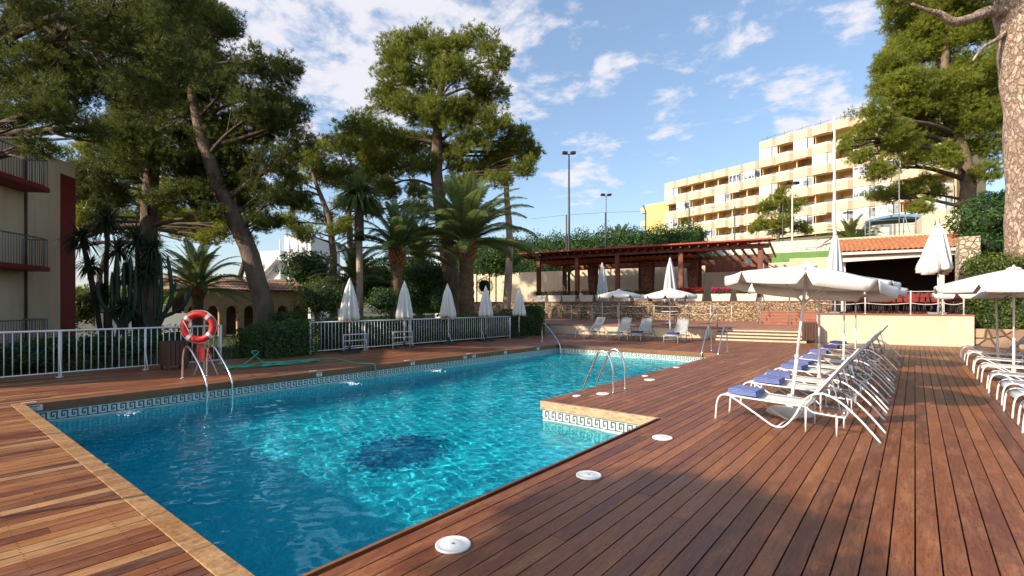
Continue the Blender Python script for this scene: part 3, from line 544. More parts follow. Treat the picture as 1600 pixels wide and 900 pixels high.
q = MB(); q.box(ra0-.18, ra1+.58, 4.4, 7.6, 4.2, 4.33, BT); q.add([B(ra0-.15, 4.45, 4.33), B(ra1+.55, 4.45, 4.33), B(ra1+.55, 7.6, 5.26), B(ra0-.15, 7.6, 5.26), B(ra0-.15, 7.6, 4.33), B(ra1+.55, 7.6, 4.33)], [(0, 1, 2, 3), (0, 3, 4), (1, 5, 2), (3, 2, 5, 4)]); q.build('roof_slab', 'planter_white', rs)
q = MB(); q.box(ra0-.3, ra1+1.2, 7.6, 8.0, 4.3, 5.42, BT); q.box(ra0-.3, ra1+.6, 8, 14, 5.3, 5.38, BT); q.build('parapet', 'cream_wall', rs)
a = aof(1514, 4.0); q = MB(); q.box(a-.38, a+.34, 3.7, 4.6, .5, 4.75, BT); single(q, 'stone_pillar', 'pale_stone', 'square pale stone pillar at the right end of the restaurant', 'pillar', bevel=.03)
# cream annex, pavilion with blue roof, goal frame, roof fence
q = MB(); a0, a1 = aof(1441, 13), aof(1530, 13); q.box(a0, a1, 13, 20, 5, 7.1, BT); single(q, 'roof_annex', 'cream_wall', 'plain cream block above the restaurant roof', 'building')
pv = thing('pavilion', B(8, 16, 5.3), 'small white pavilion with curved blue roof above the restaurant', 'building', world=True)
a0, a1 = aof(1362, 16), aof(1437, 16); q = MB(); q.box(a0, a1, 16, 20, 5, 7.1, BT); q.build('wall', 'upper_wall', pv)
q = MB(); pts = [(a0-.3+(a1-a0+.6)*k/8, 7.1+.42*math.sin(math.pi*(k+1.5)/11)) for k in range(9)]
for (x0, z0), (x1, z1) in zip(pts, pts[1:]): q.add([B(x, y, z) for x, z in ((x0, z0), (x1, z1)) for y in (15.6, 20.2)]+[B(x, y, z+.16) for x, z in ((x0, z0), (x1, z1)) for y in (15.6, 20.2)], [(0, 1, 3, 2), (4, 6, 7, 5), (0, 2, 6, 4), (1, 5, 7, 3), (0, 4, 5, 1), (2, 3, 7, 6)])
q.build('roof', 'blue_roof', pv)
gf = MB(); a0, a1 = aof(1367, 14.5), aof(1390, 14.5); gf.box(a0, a0+.13, 14.5, 14.65, 5.3, 6.75, BT); gf.box(a1, a1+.13, 14.5, 14.65, 5.3, 6.75, BT); gf.box(a0, a1+.13, 14.5, 14.65, 6.75, 6.9, BT); single(gf, 'goal_frame', 'grey_metal', 'small grey goal frame before the blue roofed pavilion', 'frame')
fr_ = thing('roof_fence', B(8, 9), 'thin wire fence along the edge above the restaurant roof', 'fence', world=True)
for x in (1352, 1359, 1405, 1412, 1431):
    a = aof(x, 9); q = MB(); q.tube([B(a, 9, 5.35), B(a, 9, 6.5 if x not in (1405,) else 9.3)], .03, 5); q.build('post', 'grey_metal', fr_)
q = MB(); a0, a1 = aof(1352, 9), aof(1431, 9)
for z in (5.75, 6.1, 6.45): q.tube([B(a0, 9, z), B(a1, 9, z)], .012, 4)
q.beam(B(aof(1413, 9), 9, 6.7), B(aof(1424, 9), 9, 5.4), .04, .04); q.build('wires', 'grey_metal', fr_)
# rails of rope and posts
def rope_rail(label, aa, b, z, h, cat='railing', solid=False, mat='pale_post', end=None):
    t_ = thing('rope_railing', B(aa[0], b, z), label, cat, world=True)
    for a in aa: q = MB(); q.tube([B(a, b, z), B(a, b, z+h)], .028, 7); q.lathe([(.06, 0), (.06, .012), (.02, .02)], 10, B(a, b, z)); q.build('post', mat, t_)
    for zz_ in (h*.96, h*.48):
        q = MB(); sag = 0 if (solid and zz_ > h*.9) else .07
        for x0, x1 in zip(aa, aa[1:]): q.tube([B(x0+(x1-x0)*k/8, b, z+zz_-sag*math.sin(math.pi*k/8)) for k in range(9)], .016, 5)
        q.build('rope', mat, t_)
    return t_
rope_rail('metal and rope railing at the edge of the restaurant terrace', [aof(x, .25) for x in (1280, 1352, 1423, 1473, 1506)], .25, 1.275, .98, solid=True)
rope_rail('thin post railing before the stone wall', [aof(x, 9.2) for x in (856, 893, 925, 965, 1022, 1072, 1110, 1143)], 9.2, .53, 1.1)
def handrail(label, pts, r=.025, mat='steel', posts=()):
    t_ = thing('handrail', pts[0], label, 'handrail', world=True); q = MB(); q.tube(pts, r, 8); q.build('rail', mat, t_)
    for p in posts: q = MB(); q.tube([p, (p[0], p[1], p[2]-1.0)], r, 6); q.build('post', mat, t_)
a = -.02
handrail('grey handrail rising left of the low cream steps', [B(a, -1.1, 0), B(a, -1.1, .9), B(a, 1.3, 1.5)], posts=(B(a, 1.3, 1.52),), mat='grey_metal')
handrail('handrail up the left side of the red stairs', [B(1.5, 5.9, .53), B(1.5, 5.9, 1.5), B(1.5, 7.8, 2.2)], posts=(B(1.5, 7.8, 2.2),), mat='grey_metal')
handrail('handrail in the middle of the red stairs', [B(3.0, 5.9, .53), B(3.0, 5.9, 1.5), B(3.0, 7.8, 2.2)], posts=(B(3.0, 7.8, 2.2),), mat='grey_metal')
# ---------------------------------------------------------------- cafe furniture
def chair_proto(mat_seat, arm=False):
    t_ = thing('cafe_chair', (0, 0, 0), 'x', 'chair')
    q = MB(); q.lathe([(.19, .44), (.21, .455), (.19, .47)], 14); q.build('seat', mat_seat, t_)
    q = MB(); q.tube([(-.17, .16, .46), (-.2, .22, .75), (-.12, .24, .9), (0, .245, .94), (.12, .24, .9), (.2, .22, .75), (.17, .16, .46)], .014, 6)
    for x in (-.07, 0, .07): q.tube([(x, .2, .5), (x, .24, .9)], .01, 5)
    if mat_seat == 'red_seat': q.add([(-.16, .2, .52), (.16, .2, .52), (.17, .235, .86), (.09, .245, .93), (-.09, .245, .93), (-.17, .235, .86), (-.16, .225, .52), (.16, .225, .52), (.17, .26, .86), (.09, .27, .93), (-.09, .27, .93), (-.17, .26, .86)], [(0, 1, 2, 3, 4, 5), (11, 10, 9, 8, 7, 6)])
    q.build('backrest', mat_seat, t_)
    for sx_, sy_ in ((-1, -1), (1, -1), (-1, 1), (1, 1)): q = MB(); q.tube([(sx_*.14, sy_*.14, .45), (sx_*.19, sy_*.2, 0)], .013, 6); q.build('leg', 'black_metal', t_)
    return t_
def table_proto():
    t_ = thing('cafe_table', (0, 0, 0), 'x', 'table'); q = MB(); q.lathe([(.34, .71), (.35, .72), (.34, .735)], 20); q.build('tabletop', 'bin_wood', t_)
    q = MB(); q.tube([(0, 0, .03), (0, 0, .71)], .03, 8); q.build('stem', 'black_metal', t_)
    q = MB()
    for k in range(3): a = k*2.094; q.tube([(0, 0, .12), (.2*math.cos(a), .2*math.sin(a), .07), (.3*math.cos(a), .3*math.sin(a), .0)], .018, 6)
    q.build('foot', 'black_metal', t_); return t_
cb, cr, tb = chair_proto('black_metal'), chair_proto('red_seat'), table_proto(); used = set()
def put(o, loc, rz, label, group):
    if o not in used: used.add(o); c = o
    else: c = copy_tree(o)
    c.location = loc; c.rotation_euler = (0, 0, rz); c['label'] = label; c['group'] = group; return c
LOCS = ('left end of the restaurant terrace', 'left half of the restaurant terrace', 'middle of the restaurant terrace', 'beside the tall closed umbrella', 'right end of the restaurant terrace')
for k, x in enumerate((1312, 1358, 1400, 1446, 1490)):
    a = aof(x, 1.9); put(tb, B(a, 1.9, 1.275), 0, f'round black cafe table at the {LOCS[k]}' if k != 3 else 'round black cafe table beside the tall closed umbrella', 'restaurant terrace tables')
    for s_, wd in ((-.6, 'left'), (.6, 'right')): put(cb, B(a+s_, 1.75, 1.275), BA+(R(90) if s_ < 0 else R(-90))+random.uniform(-.3, .3), f'black metal chair {wd} of the {ORD[k]} terrace table from the left', 'black chairs on the restaurant terrace')
for k in range(14):
    a = aof(1330+k*13.2, 3.3); put(cr, B(a, 3.3, 1.275), BA+math.pi+R(180)*(k % 2 == 5), f'red cafe chair, {ORD[k]} from the left in the row inside the restaurant', 'row of red chairs on the restaurant terrace')
for k, (x, b, z, rz) in enumerate(((912, 7.2, .53, .4), (985, 7.4, .53, 2.), (1077, 7.4, .53, 1.), (1055, 6.6, .53, 4))):
    put(cb, B(aof(x, b), b, z), rz, ('black metal chair left of the open umbrellas on the lower terrace', 'black metal chair between the two closed umbrellas', 'black metal chair behind the rightmost back lounger', 'black metal chair behind the third back lounger')[k], 'black chairs on the lower terrace')
wt = thing('round_table', B(aof(1047, 4.6), 4.6, .53), 'round white table on the lower terrace behind the loungers', 'table'); q = MB(); q.lathe([(.5, .7), (.52, .715), (.5, .735)], 24); q.build('tabletop', 'lid_white', wt); q = MB(); q.lathe([(.28, 0), (.26, .04), (.04, .06), (.035, .7)], 16); q.build('stem', 'grey_metal', wt)
# ---------------------------------------------------------------- umbrellas
def open_umbrella(loc, label, group, tilt=(0, 0), Rr=1.32, zr=2.1, za=2.40, base=True, rot=0.2, tw=0):
    t_ = thing('parasol', loc, label, 'parasol', group, rot)
    T = Matrix.Rotation(tilt[0], 4, 'X') @ Matrix.Rotation(tilt[1], 4, 'Y'); TT = lambda x, y, z: tuple((T @ Vector((x, y, z-1.2))) + Vector((0, 0, 1.2))) if False else tuple(T @ Vector((x, y, z)))
    q = MB(); q.tube([TT(0, 0, .05), TT(0, 0, .9)], .026, 10); q.tube([TT(0, 0, .88), TT(0, 0, za-.03)], .021, 10); q.lathe([(.03, 0), (.03, .06)], 10, TT(0, 0, .86)); q.build('pole', 'white_metal', t_)
    n = 8; q = MB(); q.smooth = False; rings = 6
    def prof(f, k, kk, m_=8):     # one panel: f radial 0..1, kk position across panel 0..1
        a0, a1 = 2*math.pi*k/n, 2*math.pi*(k+1)/n; p0 = Vector((math.cos(a0), math.sin(a0), 0)); p1 = Vector((math.cos(a1), math.sin(a1), 0)); p = p0.lerp(p1, kk)*Rr*f
        sag = -.014*math.sin(math.pi*kk)*f; z = za-(za-zr)*(f**1.25)+sag; return TT(p.x, p.y, z)
    for k in range(n):
        ks = 6; vs = [prof(j/rings, k, i/ks) for j in range(rings+1) for i in range(ks+1)]; q.smooth = True
        q.add(vs, [(j*(ks+1)+i, (j+1)*(ks+1)+i, (j+1)*(ks+1)+i+1, j*(ks+1)+i+1) for j in range(rings) for i in range(ks)])
    o_ = q.build('canopy', 'umbrella_cloth', t_); md = o_.modifiers.new('t', 'SOLIDIFY'); md.thickness = .004
    q = MB(); q.smooth = True
    for k in range(n):
        ks = 10; vs = []
        for i in range(ks+1):
            kk = i/ks; a0, a1 = 2*math.pi*k/n, 2*math.pi*(k+1)/n; p = Vector((math.cos(a0), math.sin(a0), 0)).lerp(Vector((math.cos(a1), math.sin(a1), 0)), .02+.96*kk)*Rr
            z = zr-.014*math.sin(math.pi*kk); e_ = abs(kk-.5)*2; drop = .16*(1-(max(0, e_-.8)/.2)**1.5*.8)
            vs += [TT(p.x, p.y, z+.002), TT(p.x*1.012, p.y*1.012, z-drop)]
        q.add(vs, [(2*i, 2*i+1, 2*i+3, 2*i+2) for i in range(ks)])
    o_ = q.build('valance', 'umbrella_cloth', t_); md = o_.modifiers.new('t', 'SOLIDIFY'); md.thickness = .004
    q = MB()
    for k in range(n):
        a = 2*math.pi*k/n; q.tube([TT(0, 0, za-.06)]+[TT(Rr*f*math.cos(a), Rr*f*math.sin(a), za-(za-zr)*f**1.25-.02) for f in (.25, .5, .75, .98)], .008, 5); q.tube([TT(.03*math.cos(a), .03*math.sin(a), za-.55), TT(Rr*.5*math.cos(a), Rr*.5*math.sin(a), za-(za-zr)*.42-.03)], .007, 5)
    q.build('ribs', 'white_metal', t_)
    q = MB(); q.lathe([(.14, -.015), (.12, .02), (.03, .045), (.012, .09)], 12, TT(0, 0, za)); q.build('cap', 'umbrella_cloth', t_)
    if base: q = MB(); q.lathe([(.33, 0), (.335, .03), (.31, .07), (.1, .09), (.045, .1), (.04, .3), (.034, .31)], 28); q.build('base', 'umbrella_base', t_)
    return t_
G = 'open white parasols among the poolside loungers'
for k, (px, lab, tl, rr) in enumerate(((1238, 'open white parasol with slightly tilted pole beside the nearest blue towels', (-.075, .10), 1.17), (1280, 'open white parasol, second from the near end of the lounger row', (0, .0), 1.3), (1318, 'open white parasol, third from the near end of the lounger row', (0, .01), 1.3), (1337, 'open white parasol at the far end of the lounger row', (0, 0), 1.3))):
    X_ = -1.45; p = PX(px, X_) if k else (-1.50, 8.72, 0); open_umbrella(p, lab, G, tl, rr, zr=2.1 if k else 2.06, za=2.33 if k else 2.30, rot=(.15, .3, .1, .25)[k])
G = 'open white parasols over the right hand loungers'
p = PX(1584, 1.75); open_umbrella(p, 'open white parasol at the right edge over the white loungers', G, rot=.3, zr=2.12, za=2.5, Rr=1.45)
p = PX(1560, 1.75); open_umbrella(p, 'open white parasol with leaning pole before the stone planter', G, (.02, -.03), rot=.1, zr=2.05, za=2.35)
G = 'open parasols over the back loungers'
p = PX(963, -12.1); open_umbrella((p[0], p[1]+.3, 0), 'open white parasol between the two left back loungers', G, Rr=1.15, zr=2.18, za=2.42); p = PX(1047, -9.0); open_umbrella((p[0], p[1], 0), 'open white parasol between the two right back loungers', G, Rr=1.22, zr=2.12, za=2.42)
def closed_umbrella(loc, label, group, h, zb, r0, mat='umbrella_cloth', lean=0, base='black_metal', poleR=.022, loose=0, frame=False):
    t_ = thing('closed_parasol', loc, label, 'parasol', group, random.uniform(0, 3))
    T = lambda z: lean*z
    q = MB(); q.tube([(0, 0, .05), (T(h-.05), 0, h-.05)], poleR, 8); q.build('pole', 'white_metal', t_)
    ph = random.uniform(0, 6)
    def fn(a, f): # f 0 bottom ..1 top
        fold = .62*(1-f)**.5+.10; ll = 1+loose*math.sin(a*1+ph)*(1-f)
        return (1-fold*.5+fold*.5*math.cos(8*a+1.5*math.sin(3*f+ph)))*ll
    n = 12; pr = []
    for i in range(n+1):
        f = i/n; z = zb+(h-zb)*f; r = r0*((1-f)**.62)*(1 if f > .06 else .9)+.02
        if abs(f-.9) < .05: r *= .9
        pr.append((r, z))
    m0 = len(q.v); q = MB(); q.lathe(pr, 48, fn=fn, cap=False)
    q.v = [(x+T(z), y, z+(loose*.35*math.sin(math.atan2(y, x)*2+ph) if z < zb+.1 else .03*math.sin(8*math.atan2(y, x)) if z < zb+.05 else 0)) for x, y, z in q.v]
    o_ = q.build('canopy', mat, t_); md = o_.modifiers.new('t', 'SOLIDIFY'); md.thickness = .006
    q = MB(); q.lathe([(.075, -.16), (.085, -.10), (.055, -.02), (.02, .05), (.01, .09)], 14, (T(h), 0, h)); q.build('cap', mat, t_)
    q = MB(); q.cbox((0, 0, .035), (.62, .62, .07)); q.lathe([(.05, .07), (.04, .3)], 10); q.build('base', base, t_, bevel=.01)
    return t_
G = 'closed cream parasols along the pool fence'
for k, (px, wx) in enumerate(((546, 'leftmost, before the white hinged frame'), (632, 'second from the left, before the leaning palm trunk'), (701, 'middle of five, hem flared'), (759, 'before the round topiary'), (811, 'rightmost, next to the square hedge'))):
    p = PX(px, -15.35); closed_umbrella(p, f'closed cream parasol by the pool fence, {wx}', G, 2.52-.02*k, 1.12, .36, lean=-.02 if k in (0, 2) else 0, loose=.22 if k == 2 else .04)
G = 'tall closed parasols on the terraces'
closed_umbrella(B(aof(941, 4.2), 4.2, .53), 'tall closed grey white parasol behind the left open parasol', G, 3.75, 1.35, .42, 'umbrella_grey', loose=.1, base='grey_metal', poleR=.035)
closed_umbrella(B(aof(1047, 2.8), 2.8, .53), 'tall closed grey white parasol behind the right open parasol', G, 3.75, 1.3, .44, 'umbrella_grey', loose=.12, base='grey_metal', poleR=.035)
closed_umbrella(B(aof(1305, 1.1), 1.1, 1.275), 'tall closed grey parasol at the left end of the restaurant terrace', G, 3.75, 1.2, .42, 'umbrella_grey', loose=.05, base='grey_metal', poleR=.035)
closed_umbrella(B(aof(1466, 1.2), 1.2, 1.275), 'tall closed white parasol with loose skirt on the restaurant terrace', G, 3.85, 1.75, .66, loose=.28, base='grey_metal', poleR=.035)
# ---------------------------------------------------------------- loungers
def catmull(P_, n=6):
    P_ = [Vector(p) for p in P_]; Q = [P_[0]]+P_+[P_[-1]]; out = []
    for i in range(1, len(Q)-2):
        for k in range(n):
            t = k/n; a, b, c, d = Q[i-1], Q[i], Q[i+1], Q[i+2]; out.append(.5*((2*b)+(-a+c)*t+(2*a-5*b+4*c-d)*t*t+(-a+3*b-3*c+d)*t**3))
    return out+[P_[-1]]
def make_lounger(sling, frame, back=1.0):
    t_ = thing('sun_lounger', (0, 0, 0), 'x', 'sun lounger'); wd = .31
    for s_ in (-1, 1):
        y = s_*wd; q = MB()
        q.tube(catmull([(0, y, 0), (.02, y, .24), (.07, y, .35), (.17, y, .375), (.27, y, .33), (.55, y, .16), (.74, y, .04), (.83, y, .013), (.92, y, .04), (1.04, y, .19), (1.16, y, .42), (1.28, y, .515), (1.42, y, .52), (1.58, y, .43), (1.78, y, .24), (1.98, y, 0)], 5), .0135, 8); q.build('side_frame', frame, t_)
        q = MB(); q.tube([(.14, y*.97, .372), (1.18, y*.97, .33)], .012, 7); q.tube(catmull([(1.18, y*.97, .33), (1.24, y*.97, .28), (1.32, y*.97, .265), (1.62, y*.97, .25)], 4), .011, 7); q.build('seat_rail', frame, t_)
        q = MB(); q.tube([(1.17, y*.93, 0), (1.17, y*.93, .325)], .012, 7); q.build('leg', frame, t_); q = MB(); q.tube([(1.52, y*.93, 0), (1.52, y*.93, .25)], .012, 7); q.build('leg', frame, t_)
    for x, z in ((.15, .375), (1.17, .325), (1.60, .25), (.83, .013)): q = MB(); q.tube([(x, -wd, z), (x, wd, z)], .011, 6); q.build('crossbar', frame, t_)
    q = MB(); n = 10; q.smooth = True; vs = []
    for i in range(n+1):
        f = i/n; x = .13+1.05*f
        for j in range(7): y = -wd*.95+wd*1.9*j/6; vs.append((x, y, .378-.042*f-.03*math.sin(math.pi*f)*math.sin(math.pi*j/6)))
    q.add(vs, [(i*7+j, (i+1)*7+j, (i+1)*7+j+1, i*7+j+1) for i in range(n) for j in range(6)])
    vs = [(.13, -wd*.95, .378), (.13, wd*.95, .378), (.02, wd*.9, .30), (.02, -wd*.9, .30), (.05, wd*.95, .352), (.05, -wd*.95, .352)]; q.add(vs, [(0, 1, 4, 5), (5, 4, 2, 3)])
    o_ = q.build('seat_sling', sling, t_); o_.modifiers.new('t', 'SOLIDIFY').thickness = .004
    # backrest, raised
    A = R(54)*back; L_ = .82; bx = lambda d, y, o=0: (1.16+d*math.cos(A)-o*math.sin(A), y, .345+d*math.sin(A)+o*math.cos(A))
    q = MB()
    for s_ in (-1, 1): q.tube([bx(0, s_*wd*.9), bx(L_, s_*wd*.88)], .0125, 7)
    for d in (.08, .45, L_): q.tube([bx(d, -wd*.9), bx(d, wd*.9)], .011, 6)
    q.build('backrest_frame', frame, t_)
    q = MB(); q.smooth = True; vs = []
    for i in range(7):
        for j in range(7): vs.append(bx(.04+(L_-.05)*i/6, -wd*.86+wd*1.72*j/6, .012-.02*math.sin(math.pi*i/6)*math.sin(math.pi*j/6)))
    q.add(vs, [(i*7+j, (i+1)*7+j, (i+1)*7+j+1, i*7+j+1) for i in range(6) for j in range(6)]); o_ = q.build('backrest_sling', sling, t_); o_.modifiers.new('t', 'SOLIDIFY').thickness = .004
    for y in (-.26, .26):
        q = MB(); q.tube([bx(.5, y), (1.58, y, .25)], .009, 6); q.cbox((1.43, y, .25), (.34, .012, .02))
        for k in range(5): q.cbox((1.28+k*.075, y, .262), (.03, .03, .045))
        q.build('ratchet', 'grey_metal', t_)
    return t_
lw = make_lounger('white_sling', 'white_metal'); lg = make_lounger('grey_sling', 'silver_frame'); lmix = make_lounger('grey_sling', 'white_metal')
def towel_mesh(mat):
    q = MB(); 
    for k in range(4): q.cbox((.0+random.uniform(-.006, .006), random.uniform(-.01, .01), .013+k*.019), (.40-k*.006, .46-k*.012, .018))
    o_ = q.build('folded_towel', mat, bevel=.008); return o_
tw, twd = towel_mesh('towel_blue'), towel_mesh('towel_dark')
def lounger(p, loc, rz, label, group): return put(p, loc, rz, label, group)
for k, Y in enumerate((7.98, 9.42, 10.3, 11.75, 12.75, 14.15, 15.9, 17.8, 20.0)):
    mat = 'white' if k < 6 else 'grey'; X_ = -2.30+random.uniform(-.03, .03)  # last three take the grey material for the shade they stand in
    lounger(lw if k < 6 else lg, (X_, Y, 0), random.uniform(-.05, .05), f'{mat} sling sun lounger, {ORD[k]} from the near end of the poolside row', 'poolside row of sun loungers')
    tt_ = put(tw if k < 7 else twd, (X_+.33+random.uniform(-.04, .05), Y+random.uniform(-.03, .03), .372), random.uniform(-.16, .16), f'folded {"blue" if k < 7 else "dark blue"} towel on the {ORD[k]} lounger from the near end', 'folded towels on the poolside loungers'); tt_['category'] = 'towel'; tt_.rotation_euler[1] = .03
for k, (Y, p, nm) in enumerate(((8.6, lw, 'white'), (9.65, lw, 'white'), (10.75, lmix, 'grey'), (12.0, lmix, 'grey'), (13.4, lmix, 'grey'), (15.1, lw, 'white'), (16.9, lmix, 'grey'), (18.9, lw, 'white'), (21.2, lg, 'grey'))):
    lounger(p, (1.12+random.uniform(-.02, .02), Y, 0), random.uniform(-.05, .05), f'{nm} sun lounger, {ORD[k]} from the near end of the right hand row', 'right hand row of sun loungers')
for k, (px, X_, rz, tow) in enumerate(((905, -13.0, 1.35, 0), (968, -11.1, 1.62, 0), (1002, -10.0, 1.60, 1), (1058, -8.25, 1.58, 1))):
    l_ = lounger(lg if k != 0 else lmix, (X_, 21.5-.1*k, 0), rz, f'grey sun lounger with raised back, {("leftmost of the four at the back deck edge", "second of the four at the back deck edge", "third of the four at the back deck edge", "rightmost of the four at the back deck edge")[k]}', 'four loungers at the back of the deck')
    if tow: tt_ = put(twd, (X_, 21.5-.1*k+.33, .372), rz, f'dark blue folded towel on the {ORD[k]} back lounger', 'folded towels on the back loungers'); tt_['category'] = 'towel'
for k, (xc_, t__, hh) in enumerate(((-6.9, 2.35, 3.6), (-9.2, 4.7, 3.0))):  # unseen poles, added only to throw thin line shadows across the deck
    q = MB(); b_ = W(xc_, t__); q.tube([b_, (b_[0], b_[1], hh)], .03, 8); q.lathe([(.2, 0), (.19, .04), (.04, .06)], 16, b_); single(q, 'shadow_pole', 'white_metal', 'unseen pole added off the left deck to cast a shadow, '+('nearer' if k == 0 else 'farther')+' one', 'shadow caster', 'added shadow poles')
# ---------------------------------------------------------------- fences, bins, lifebuoy, ladders, hose
def pool_fence(X_, Y0, Y1, label, posts, h=1.08):
    t_ = thing('white_fence', (X_, Y0, 0), label, 'fence')
    ln = Y1-Y0; q = MB(); q.tube([(0, -.03, h), (0, ln+.03, h)], .024, 8); q.build('top_rail', 'white_metal', t_); q = MB(); q.tube([(0, 0, .11), (0, ln, .11)], .016, 8); q.build('bottom_rail', 'white_metal', t_)
    for f in posts:
        q = MB(); y = ln*f; q.tube([(0, y, 0), (0, y, h)], .026, 8); q.tube([(.0, y, .5), (.22, y, .02)], .012, 6) if 0 < f < 1 else None; q.lathe([(.07, 0), (.07, .01), (.03, .015)], 10, (0, y, 0)); q.build('post', 'white_metal', t_)
    q = MB(); y = .12
    while y < ln-.05: q.tube([(0, y, .11), (0, y, h)], .010, 6); y += .135
    q.build('balusters', 'white_metal', t_); return t_
pool_fence(-15.45, -1.0, PX(345, -15.45)[1], 'white tube fence left of the pool behind the lifebuoy', (0, .25, .5, .74, 1))
Yf0 = PX(485, -15.75)[1]; Yf1 = PX(797, -15.75)[1]
pool_fence(-15.75, Yf0, Yf1, 'white tube fence before the hedge and the closed parasols', (0, .2, .4, .6, .8, 1))
for x, lab in ((545, 'low white folding frame behind the leftmost closed parasol'), (622, 'low white folding frame behind the second closed parasol')):
    p = PX(x-8, -15.55); q = MB(); q.tube([(0, 0, .0), (0, 0, .62), (0, .95, .62), (0, .95, 0)], .02, 6); q.tube([(0, 0, .4), (0, .95, .4)], .018, 6); q.tube([(0, 0, .2), (0, .95, .2)], .018, 6); o_ = single(q, 'folding_stand', 'white_metal', lab, 'stand', 'low white frames by the fence'); o_.location = p
def bin_(loc, rz, label, w_=.5, h=.72):
    t_ = thing('litter_bin', loc, label, 'litter bin', 'slatted wooden litter bins', rz); q = MB(); n = 20
    for k in range(n):
        f = k/n*4; s_ = int(f); u_ = (f-s_)*w_-w_/2+w_/n*2; x, y = ((u_, -w_/2), (w_/2, u_), (-u_, w_/2), (-w_/2, -u_))[s_]; q.tint = random.random()
        q.cbox((x, y, h/2+.06), (.085 if s_ % 2 == 0 else .022, .022 if s_ % 2 == 0 else .085, h-.1))
    q.build('slats', 'bin_wood', t_); q = MB(); q.cbox((0, 0, h/2+.05), (w_-.06, w_-.06, h-.14)); q.build('liner', 'black_metal', t_)
    q = MB(); 
    for sx_ in (-1, 1):
        for sy_ in (-1, 1): q.cbox((sx_*w_*.42, sy_*w_*.42, .06), (.05, .05, .12))
    q.build('feet', 'bin_wood', t_)
bin_(PX(272, -15.1), 0, 'dark wooden slatted litter bin by the white fence')
bin_(B(aof(1265, -.45), -.45, 0), BA, 'dark wooden slatted litter bin at the cream wall', .55, .9)
lb = thing('lifebuoy', W(-7.32, 11.7, 1.17), 'red lifebuoy with white bands on its stand by the fence', 'lifebuoy', rz=math.atan2(SA, CA)+.25)
q = MB(); q.tube([(.30*math.cos(a), 0, .30*math.sin(a)) for a in [2*math.pi*k/40 for k in range(41)]], .078, 14, cap=False); q.build('ring', 'life_red', lb)
for a0 in (50, 140, 230, 320): q = MB(); q.tube([(.30*math.cos(R(a)), 0, .30*math.sin(R(a))) for a in range(a0-7, a0+8, 2)], .081, 14, cap=False); q.build('band', 'life_white', lb)
q = MB(); q.tube([(.385*math.cos(a), -.02+.02*math.sin(6*a), .385*math.sin(a)) for a in [2*math.pi*k/60 for k in range(61)]], .006, 5); q.tube([(-.3, -.08, .15), (-.2, -.09, -.05), (-.1, -.09, -.3)], .006, 5); q.build('grab_line', 'life_white', lb)
ls = thing('lifebuoy_stand', W(-7.32, 11.78, 0), 'white metal stand with hook holding the lifebuoy', 'stand', rz=math.atan2(SA, CA))
q = MB(); q.tube([(0, .12, 0), (0, .12, 1.42), (0, -.1, 1.44)], .022, 8); q.build('pole', 'white_metal', ls); q = MB(); q.tube([(-.28, 0.2, 0), (0, .12, .75), (.28, .2, 0)], .016, 7); q.build('brace', 'white_metal', ls)
q = MB()
for k in range(9):
    x = -.05+.02*(k % 5); q.tube(catmull([(x, -.02, .86), (x+random.uniform(-.1, .1), -.03, .6), (x+random.uniform(-.05, .14), -.03, .38), (x+random.uniform(-.02, .1), -.03, .55), (x, -.02, .84)], 5), .011, 5)
q.tube(catmull([(.02, -.02, .8), (.2, -.03, .62), (.26, -.03, .45), (.12, -.03, .4)], 6), .007, 5); rp = single(q, 'rope', 'cord_red', 'red throw rope hanging below the lifebuoy', 'rope'); rp.location = ls.location; rp.rotation_euler = ls.rotation_euler
def ladder(loc, rz, label, span=.5, reach=.75, hgt=.82, steps=3, back=.62):
    """two bent tube rails; local +x points to the water"""
    t_ = thing('pool_ladder', loc, label, 'pool ladder', 'pool ladders', rz)
    for s_ in (-1, 1):
        y = s_*span/2; q = MB(); q.tube(catmull([(-back, y, 0), (-back+.03, y, hgt*.6), (-back+.12, y, hgt*.92), (-back+.27, y, hgt), (-back+.27+(back-.27)*.3, y, hgt*.86), (.0, y, .14), (.10, y, -.25), (.12, y, -1.3)], 7), .021, 10); q.build('rail', 'steel', t_)
        q = MB(); q.lathe([(.05, 0), (.05, .012), (.03, .02)], 14, (-back, y, .004)); q.build('flange', 'steel', t_)
    for k in range(steps): q = MB(); q.cbox((.12, 0, -.45-.27*k), (.09, span, .03)); q.build('step', 'steel', t_)
ladder((XL+.02, 4.42, 0), 0, 'steel pool ladder at the left edge below the lifebuoy', span=.5, back=1.3, hgt=.74)
ladder((XR1-.02, 8.95, 0), math.pi, 'steel pool ladder at the near corner of the wide deck', back=.62, hgt=.78, span=.5)
ladder((-5.48, YB, 0), -math.pi/2, 'steel pool ladder at the far right corner of the pool', span=.55, hgt=.95, back=1.0)
t_ = thing('pool_rail', (-11.3, YB, 0), 'single curved steel handrail over the pool steps', 'handrail'); q = MB(); q.tube(catmull([(-1.7, .6, 0), (-1.7, .6, .55), (-1.6, .55, .8), (-1.4, .45, .78), (-.25, -.15, -.05), (-.2, -.2, -1.0)], 8), .022, 10); q.build('rail', 'steel', t_); q = MB(); q.lathe([(.055, 0), (.05, .015)], 12, (-1.7, .6, .004)); q.build('flange', 'steel', t_)
hs = thing('garden_hose', P(430, 570), 'green garden hose coiled on the left deck and hanging into the pool', 'hose', world=True); q = MB()
def coil(px, py, rx, ry, turns, ph):
    c = P(px, py); return [(c[0]+(rx+.05*math.sin(2.7*k))*math.cos(k*.35+ph)+.06*math.sin(k), c[1]+(ry+.06*math.cos(1.9*k))*math.sin(k*.35+ph), .02+.004*(k % 9)+.02*abs(math.sin(k*.9))) for k in range(turns*18)]
